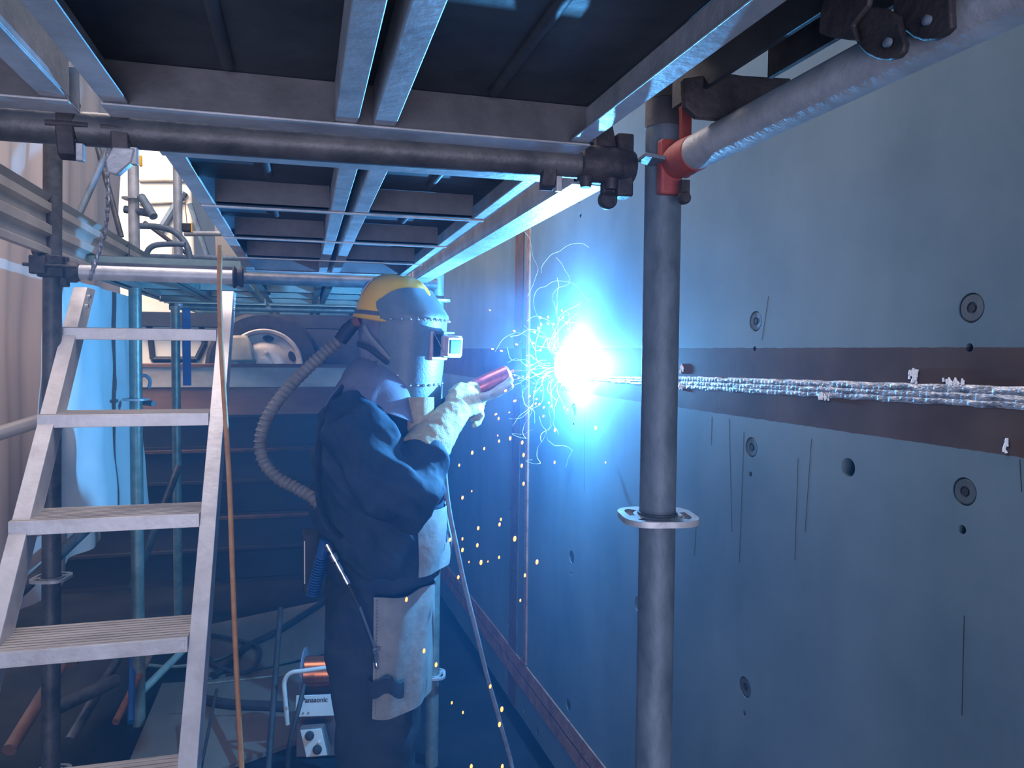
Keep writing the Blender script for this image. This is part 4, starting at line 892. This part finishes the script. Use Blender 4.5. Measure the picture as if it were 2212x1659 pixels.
def low(u, v):
    # lower hem rises towards the cheeks, back edge swept
    e_ = abs(2*u-1); z1 = zbot+0.050*max(0, (e_-0.28)/0.72)**1.2
    z = z1+(zmid-z1)*v
    return shell(0.5+(u-0.5)*(1.0), (z-zbot)/(zmid-zbot), zbot, zmid)
ms = MB(); ms.sheet(low, 64, 30, 0.003); mk = obj('face_shield', ms, m_mask, pr, smooth=60, label='grey fibre welding face shield')
def upp(u, v):
    e_ = abs(2*u-1); q_ = min(1, max(0, (e_-0.40)/0.60)); zt2 = ztop-0.062*(1-math.sqrt(1-q_*q_*0.999)); z0 = zmid-0.012
    z = z0+(zt2-z0)*v
    return shell(u, (z-zmid)/(ztop-zmid), zmid, ztop, 0.004, True) if z > zmid else shell(u, (z-zbot)/(zmid-zbot), zbot, zmid, 0.004)
ms = MB(); ms.sheet(upp, 64, 14, 0.003); us = obj('brow_piece', ms, m_mask, mk, smooth=60)
for k in range(17):
    u = 0.04+k*0.0575
    p = shell(u, 1-0.030, zbot, zmid, 0.0085); s = MB(); s.sphere(p-Z3*0.005, 0.0046, 6); obj('rivet', s, m_chrome, mk)
for k in range(11):
    u = 0.20+k*0.06
    p = shell(u, 0.25, zbot, zmid, 0.004); s = MB(); s.sphere(p, 0.0044, 6); obj('rivet', s, m_chrome, mk)
p = shell(0.10, 0.36, zbot, zmid, 0.002); s = MB(); s.sphere(p, 0.0048, 6); obj('rivet', s, m_chrome, mk)
tp_ = MB(); shd = msd
wcx = P(941, 747, YW-0.058); mfw = V((math.cos(math.radians(-38)), math.sin(math.radians(-38)), 0)); msd = Z3.cross(mfw)
tp_.box(wcx-mfw*0.010+Z3*0.0, (0.050, 0.100, 0.086), (mfw, msd, Z3)); lw = obj('lens_frame', tp_, m_pinkw, mk, bevel=0.004)
t = MB(); t.box(wcx+mfw*0.0155, (0.004, 0.082, 0.068), (mfw, msd, Z3)); obj('dark_lens', t, m_black, lw)
hf = (mfw*1.0-msd*0.25-Z3*0.06).normalized(); hs_ = Z3.cross(hf).normalized(); hu = hf.cross(hs_)
fcn = wcx+mfw*0.046+msd*0.012-Z3*0.002
t = MB(); t.box(fcn, (0.014, 0.080, 0.066), (hf, hs_, hu)); fl = obj('flip_holder', t, m_pinkw, lw, bevel=0.003)
t = MB(); t.box(fcn+hf*0.011, (0.010, 0.066, 0.056), (hf, hs_, hu)); obj('flip_rim', t, m_pinkw, lw, bevel=0.002)
t = MB(); t.box(fcn+hf*0.017, (0.003, 0.048, 0.040), (hf, hs_, hu)); obj('flip_glass', t, m_lens, lw, bevel=0.001)
t = MB(); t.box(wcx+mfw*0.028+Z3*0.038, (0.036, 0.07, 0.008), (mfw, msd, Z3)); obj('hinge', t, m_tube, lw, bevel=0.002)
t = MB(); t.cyl(wcx+mfw*0.018-msd*0.040+Z3*0.034, wcx+mfw*0.042-msd*0.026-Z3*0.02, 0.0018, 8); obj('spring_arm', t, m_chrome, lw)
t = MB(); t.box(P(842, 692, YW-0.100), (0.012, 0.008, 0.020), (fwd, sdv, upv)); obj('shield_clip', t, m_brass, mk, bevel=0.002)
# throat bib
nb = MB(); nb.sheet(lambda u, v: P(880+u*58, 858+v*74, YW-0.13-0.03*math.sin(u*PI)), 8, 8, 0.004); obj('throat_bib', nb, m_leath, pr, smooth=80, label='tan leather throat bib')
# gloves
def hand(mb, c, d, sdir, n_, curls, thumb, spread=0.0, scale=1.0, lens=(0.078, 0.088, 0.082, 0.064)):
    d, sdir, n_ = [V(q).normalized() for q in (d, sdir, n_)]
    k = scale
    mb.tube([c-d*0.050*k, c-d*0.02*k, c+d*0.02*k, c+d*0.048*k], [0.034*k, 0.042*k, 0.046*k, 0.038*k], 18, flat=0.46, up=sdir)
    for i in range(4):
        s0 = (0.032-0.0213*i)*k; p = c+d*(0.040-0.004*abs(i-1))*k+sdir*s0
        a = 0; pts = [p-d*0.014*k, p]; L = lens[i]*k
        for seg, f_ in enumerate((0.42, 0.32, 0.26)):
            a += math.radians(curls[i][seg]); dd = (d*math.cos(a)+n_*math.sin(a)+sdir*(spread*(1.5-i)*0.3)).normalized(); p = p+dd*(L*f_); pts.append(p)
        mb.tube(pts, [0.0125*k, 0.0128*k, 0.0120*k, 0.0112*k, 0.0085*k], 12)
        mb.sphere(pts[-1], 0.0095*k, 6)
    tr_ = c-d*0.022*k+sdir*0.034*k; p1 = tr_+(V(thumb[0]).normalized())*0.040*k; p2 = p1+V(thumb[1]).normalized()*0.032*k
    mb.tube([tr_-sdir*0.015*k, tr_, p1, p2], [0.017*k, 0.016*k, 0.0145*k, 0.0105*k], 12); mb.sphere(p2, 0.011*k, 6)
tA, tB = P(1006, 849, YW+0.03), P(1101, 805, YW+0.02)         # torch axis
td = (tB-tA).normalized()
# near hand (right): gauntlet and mitt-thick fingers closing on the torch handle
gl = MB(); g0, g1, g2 = P(908, 985, YW-0.19), P(955, 920, YW-0.12), P(992, 880, YW-0.07)
gl.tube([g0, P(930, 955, YW-0.16), g1, g2], [0.070, 0.064, 0.054, 0.040], 24)
hdR = (P(1035, 858, YW-0.02)-g2).normalized()
hand(gl, P(1003, 868, YW-0.055), hdR, V((-0.35, 0.25, 0.9)), V((0.45, 0.55, -0.75)), [(35, 55, 40), (55, 62, 45), (70, 65, 45), (82, 60, 40)], ((0.6, 0.6, 0.3), (0.8, 0.3, 0.0)), 0.2, 1.15)
blob('glove', gl, m_leath, pr, 0.0042, 2, lambda co, n: 0.0028*noise.noise(co*34)+0.0016*noise.noise(co*80))
# far hand (left): reaches along the torch, forefinger stretched beneath it
gl = MB(); g0, g1 = P(935, 955, YW+0.20), P(985, 880, YW+0.13)
gl.tube([g0, (g0+g1)/2, g1, P(998, 874, YW+0.07)], [0.066, 0.058, 0.044, 0.036], 24)
hand(gl, P(1006, 874, YW+0.035), P(1090, 846, YW+0.0)-P(1006, 874, YW+0.035), V((0.05, -0.92, 0.25)), V((-0.28, 0.25, 0.92)), [(0, 4, 5), (6, 10, 12), (14, 18, 20), (30, 30, 25)], ((0.5, -0.6, 0.25), (0.9, -0.2, 0.3)), 0.15, 1.22)
blob('glove', gl, m_glove, pr, 0.0042, 2, lambda co, n: 0.003*noise.noise(co*34))
# belt items
bx = MB(); c = P(672, 1210, YW+0.10); bx.box(c, (0.05, 0.10, 0.175)); bo_ = obj('belt_box', bx, m_dark, pr, bevel=0.006)
t = MB(); t.box(P(658, 1215, YW+0.048), (0.003, 0.002, 0.13)); obj('edge_strip', t, m_white, bo_)
cs = MB(); a, b_ = P(700, 1180, YW-0.09), P(674, 1290, YW-0.06); ax_ = (b_-a).normalized()
cs.cyl(a-ax_*0.02, a+ax_*0.03, 0.016, 18)
hx_ = []; s1_ = ax_.cross(Y3).normalized(); s2_ = ax_.cross(s1_)
for i in range(15*16):
    t_ = i/(15*16); an = 2*PI*15*t_; hx_.append(a+ax_*(0.03+t_*0.125)+s1_*(0.0155*math.cos(an))+s2_*(0.0155*math.sin(an)))
cs.tube(hx_, 0.0030, 7); obj('coiled_air_line', cs, m_blue, pr, label='blue coiled air line')
ft = MB(); a, b_ = P(706, 1175, YW-0.14), P(752, 1262, YW-0.16); ax_ = (b_-a).normalized(); L_ = (b_-a).length
ft.lathe(a, ax_, [(0.011, 0), (0.011, 0.02), (0.007, 0.021), (0.007, 0.03), (0.013, 0.031), (0.013, 0.052), (0.008, 0.053), (0.008, 0.06), (0.010, 0.061), (0.010, 0.085), (0.007, 0.086), (0.007, 0.10), (0.0095, 0.101), (0.0095, L_)], 16)
obj('air_coupling', ft, m_chrome, pr, smooth=30)
ft = MB(); a, b_ = P(752, 1262, YW-0.165), P(776, 1312, YW-0.19); ft.tube([a, b_], 0.006, 10); obj('air_tube', ft, m_black, pr)
ft = MB(); a, b_ = P(776, 1310, YW-0.19), P(809, 1404, YW-0.185); ft.tube([a, b_], 0.0052, 14); obj('air_wand', ft, m_chrome, pr)
ft = MB(); c = b_; ax_ = (P(815, 1447, YW-0.185)-c).normalized(); ft.lathe(c, ax_, [(0.0085, -0.004), (0.0085, 0.008), (0.005, 0.009), (0.005, 0.014), (0.0075, 0.015), (0.0075, 0.034), (0.005, 0.036), (0.006, 0.038), (0.006, 0.052), (0.003, 0.056)], 16)
ft.box(c+V((0.008, -0.003, 0.002)), (0.012, 0.006, 0.008)); obj('plug_fitting', ft, m_chrome, pr, smooth=30)
# knee pocket flap
kf = MB(); kf.sheet(lambda u, v: P(795+u*78, 1470+v*34+6*math.sin(u*9), YW-0.185-0.03*math.sin(u*PI)), 16, 6, 0.004); obj('pocket_flap', kf, m_trs, trs, smooth=80)
# corrugated breathing hose
hp_ = spline([P(x, y, Y) for x, y, Y in ((731, 738, YW+0.030), (700, 763, YW+0.020), (650, 810, YW+0.000), (600, 866, YW-0.020), (572, 915, YW-0.030), (563, 960, YW-0.030), (572, 1000, YW-0.030), (600, 1032, YW-0.040), (640, 1054, YW-0.050), (672, 1072, YW-0.070), (690, 1090, YW-0.080))], 26)
rs_ = []
dist = 0
for i, p in enumerate(hp_):
    if i: dist += (p-hp_[i-1]).length
    ph = (dist/0.0155) % 1.0; rs_.append(0.0165+0.0042*(math.sin(ph*2*PI)**3 if math.sin(ph*2*PI) > 0 else 0)-0.0)
hz_ = MB(); hz_.tube(hp_, rs_, 24); hro = root('breathing_hose', hp_[0], 'ribbed grey breathing hose looping behind the welder', 'hose'); obj('ribbed_tube', hz_, m_hose, hro, smooth=70)
t = MB(); t.tube([P(735, 735, YW+0.030), P(752, 712, YW+0.020), P(766, 698, YW+0.010)], [0.020, 0.022, 0.018], 18); obj('connector', t, m_black, hro)
t = MB(); t.tube([P(762, 700, YW+0.010), P(778, 692, YW+0.000)], [0.014, 0.016], 14); obj('orange_fitting', t, m_rust, hro, label='orange end fitting')
# torch
tr_r = root('welding_torch', tA, 'welding torch with a reddish nozzle held against the wall', 'torch')
t = MB(); t.tube([tA-td*0.09, tA-td*0.03, tA], [0.015, 0.017, 0.019], 18); obj('grip', t, m_black, tr_r)
t = MB(); t.tube([tA, tA+td*0.03, tA+td*0.085, tB-td*0.008, tB], [0.026, 0.030, 0.030, 0.029, 0.022], 26); obj('nozzle', t, m_nozzle, tr_r)
t = MB(); t.tube([tB-td*0.004, tB+td*0.016], 0.0045, 12); obj('contact_tip', t, m_copper, tr_r)
t = MB(); t.tube([tB+td*0.01, tB+(ARC-tB)*0.97], 0.0010, 6); obj('electrode_wire', t, m_copper, tr_r)
cb = spline([tA-td*0.09, P(985, 905, YW-0.010), P(962, 960, YW-0.050), P(961, 1020, YW-0.070), P(970, 1100, YW-0.060), P(986, 1180, YW-0.030), P(1003, 1260, YW+0.000), P(1030, 1370, YW+0.030), P(1052, 1460, YW+0.070), P(1080, 1560, YW+0.110), P(1108, 1670, YW+0.150), V((0.62, 2.3, 0.15)), V((0.45, 2.5, 0.012))], 8)
t = MB(); t.tube(cb, 0.0072, 12); obj('torch_cable', t, m_cable, tr_r)

# ================================================================== ARC, SPARKS, THREADS
ar = MB(); n = 26; R = []
def dirv(i, j): t_ = PI*i/n; return V((math.sin(t_)*math.cos(PI*j/n), math.sin(t_)*math.sin(PI*j/n), math.cos(t_)))
for i in range(1, n):
    row = []
    for j in range(2*n):
        d_ = dirv(i, j); s1_ = max(0, noise.noise(d_*5.0))*0.012 + max(0, noise.noise(d_*13+V((3, 1, 2))))*0.010
        row.append(ARC+V((d_.x*0.036, d_.y*0.058, d_.z*0.062)) + d_*s1_)
    R.append(row)
ar.rings(R); ao = obj('welding_arc_glare', ar, m_arc, smooth=80, label='blinding white welding arc swollen by its glare on the wall seam', cat='arc')
ao.visible_shadow = True
SP = [(1058, 670, 1), (1111, 715, 2), (1064, 754, 2), (1083, 758, 2), (1116, 744, 2), (1169, 700, 2), (1184, 685, 2), (1163, 709, 2), (1155, 717, 2), (1167, 757, 2), (1153, 797, 2), (1092, 844, 3), (1155, 846, 2), (1169, 844, 1), (1144, 856, 2), (1112, 866, 3), (1159, 862, 2), (1157, 872, 2), (1165, 873, 2), (1149, 877, 2), (1175, 880, 2), (1186, 870, 2), (1191, 877, 2), (1262, 860, 2), (1219, 880, 2), (1226, 885, 2), (1174, 899, 2), (1071, 895, 2), (1077, 904, 2), (1100, 891, 1), (1199, 929, 3), (1287, 924, 3), (1102, 947, 3), (1075, 941, 1), (1078, 953, 2), (1128, 956, 3), (1214, 671, 2), (1216, 686, 2), (1225, 697, 2), (1167, 686, 2), (1184, 699, 2), (1196, 700, 2), (1152, 741, 2), (1228, 711, 2), (1138, 790, 1), (1130, 813, 1), (1143, 814, 1), (1120, 817, 1), (1112, 811, 1),
      (1020, 978, 3), (1046, 969, 2), (1131, 983, 3), (992, 1005, 2), (1127, 1006, 3), (1198, 999, 2), (1308, 999, 1), (1131, 1045, 3), (1019, 1061, 1), (999, 1075, 3), (1082, 1122, 2), (1079, 1133, 3), (1033, 1141, 3), (1112, 1164, 4), (972, 1166, 3), (999, 1164, 2), (1031, 1178, 3), (999, 1188, 3), (1078, 1204, 2), (1013, 1214, 1), (1039, 1215, 4), (1054, 1213, 1), (1160, 1214, 4), (1134, 1243, 3), (990, 1247, 3), (1124, 1297, 2), (878, 1295, 3), (916, 1406, 3), (942, 1436, 3), (1059, 1483, 3), (976, 1518, 2), (1000, 1539, 2), (1084, 1532, 4), (1079, 1565, 4), (1018, 1656, 4), (1085, 1656, 4)]
spm = None
s = MB(); s.sphere((0, 0, 0), 1.0, 7); spm = mesh_of('spark', s, m_spark, 80)
rnd = random.Random(5)
for x, y, k in SP:
    o = bpy.data.objects.new('spark', spm); COL.objects.link(o)
    Y_ = rnd.uniform(2.02, 2.28) if x > 960 else 1.88
    if y > 1300 and x < 960: Y_ = 1.9
    Yp = min(Y_, wallp(x, y).y-0.05); o.location = P(x, y, Yp)
    r_ = (0.0, 0.0022, 0.0034, 0.0045, 0.0058)[k]; d_ = (V(o.location)-ARC); d_.z -= 0.3 if y > 900 else 0.0
    o.rotation_euler = d_.to_track_quat('Z', 'Y').to_euler() if y < 900 else (0, math.radians(8), 0)
    o.scale = (r_*0.72, r_*0.72, r_*1.35)
    tagp(o, 'small glowing orange spark flying off the weld', 'spark', 'orange sparks from the weld')
# thin fume threads curling round the arc
th_ = MB(); rnd = random.Random(21)
def thread(p0, d0, n_, step, r):
    p = V(p0); d = V(d0).normalized(); pts = [p.copy()]; sd = rnd.uniform(0, 99)
    for i in range(n_):
        q = V((noise.noise(V((i*0.13, sd, 0))), noise.noise(V((i*0.13, sd, 7))), noise.noise(V((i*0.13, sd, 15)))))
        d = (d+q*0.34).normalized(); p = p+d*step; pts.append(p.copy())
        g_ = (p-WB).dot(wn)
        if g_ < 0.008: p += wn*(0.012-g_)
    th_.tube(pts, r, 5)
for k in range(34):
    a = math.radians(rnd.uniform(95, 265)); st0 = ARC+wn*rnd.uniform(0, 0.03)+V((math.cos(a)*0.05, 0, math.sin(a)*0.06))
    thread(st0, V((math.cos(a), -0.1, math.sin(a))), rnd.randint(25, 60), 0.0045, 0.00032)
for (x, y), (dx, dz), n_ in (((1170, 710), (-0.2, 1), 70), ((1140, 640), (0.4, 1), 60), ((1205, 690), (0.2, 1), 60), ((1170, 590), (-0.2, 1), 40), ((1150, 880), (-0.2, -1), 60), ((1180, 930), (-0.3, -1), 50), ((1165, 900), (0.2, -1), 70)):
    thread(P(x, y, 2.25), V((dx, 0, dz)), n_, 0.005, 0.00035)
obj('fume_threads', th_, m_wisp, smooth=80, label='thin white threads of fume curling around the arc', cat='fume', kind='stuff')

# ================================================================== GLARE HAZE, FUME (last: needs the structure)
def vol(name, mb, dens, col, label, an=0.0, hetero=None):
    m = bpy.data.materials.new(name); m.use_nodes = True; nt = m.node_tree; N, L = nt.nodes, nt.links
    for n_ in list(N):
        if n_.type != 'OUTPUT_MATERIAL': N.remove(n_)
    out = [n_ for n_ in N if n_.type == 'OUTPUT_MATERIAL'][0]
    v = N.new('ShaderNodeVolumeScatter'); v.inputs['Color'].default_value = (*col, 1); v.inputs['Density'].default_value = dens; v.inputs['Anisotropy'].default_value = an
    L.new(v.outputs[0], out.inputs['Volume'])
    if hetero: hetero(N, L, v)
    return obj(name, mb, m, smooth=0, label=label, cat='smoke', kind='stuff')
vol('glare_haze', MB().bb(-0.66, 0.77, 0.55, 4.4, 0.02, 1.76), 0.062, (0.12, 0.50, 1.0), 'thin blue haze added for the lens-glare veil over the scaffold bay', 0.2)  # blue scatter volume added to give the veil of lens glare
def het(N, L, v):
    g = N.new('ShaderNodeNewGeometry'); sub = N.new('ShaderNodeVectorMath'); sub.operation = 'SUBTRACT'; sub.inputs[1].default_value = tuple(ARC+V((0, 0, 0.05)))
    L.new(g.outputs['Position'], sub.inputs[0]); ln = N.new('ShaderNodeVectorMath'); ln.operation = 'LENGTH'; L.new(sub.outputs[0], ln.inputs[0])
    mr = N.new('ShaderNodeMapRange'); mr.inputs[1].default_value = 0.05; mr.inputs[2].default_value = 0.36; mr.inputs[3].default_value = 1; mr.inputs[4].default_value = 0; L.new(ln.outputs['Value'], mr.inputs[0])
    nz = N.new('ShaderNodeTexNoise'); nz.inputs['Scale'].default_value = 9; nz.inputs['Detail'].default_value = 4; nz.inputs['Distortion'].default_value = 1.0; L.new(g.outputs['Position'], nz.inputs['Vector'])
    m2 = N.new('ShaderNodeMapRange'); m2.inputs[1].default_value = 0.42; m2.inputs[2].default_value = 0.68; m2.inputs[3].default_value = 0.25; m2.inputs[4].default_value = 3.2; L.new(nz.outputs['Fac'], m2.inputs[0])
    mm = N.new('ShaderNodeMath'); mm.operation = 'MULTIPLY'; L.new(mr.outputs[0], mm.inputs[0]); L.new(m2.outputs[0], mm.inputs[1])
    mq = N.new('ShaderNodeMath'); mq.operation = 'MULTIPLY'; mq.inputs[1].default_value = 0.10; L.new(mm.outputs[0], mq.inputs[0]); L.new(mq.outputs[0], v.inputs['Density'])
fb = MB(); c = ARC+V((0, 0, 0.05)); fb.bb(c.x-0.36, c.x+0.018, c.y-0.36, c.y+0.36, c.z-0.36, c.z+0.36)
vol('welding_fume', fb, 0.3, (0.55, 0.78, 1.0), 'blue-lit puff of welding fume around the arc', 0.2, het)
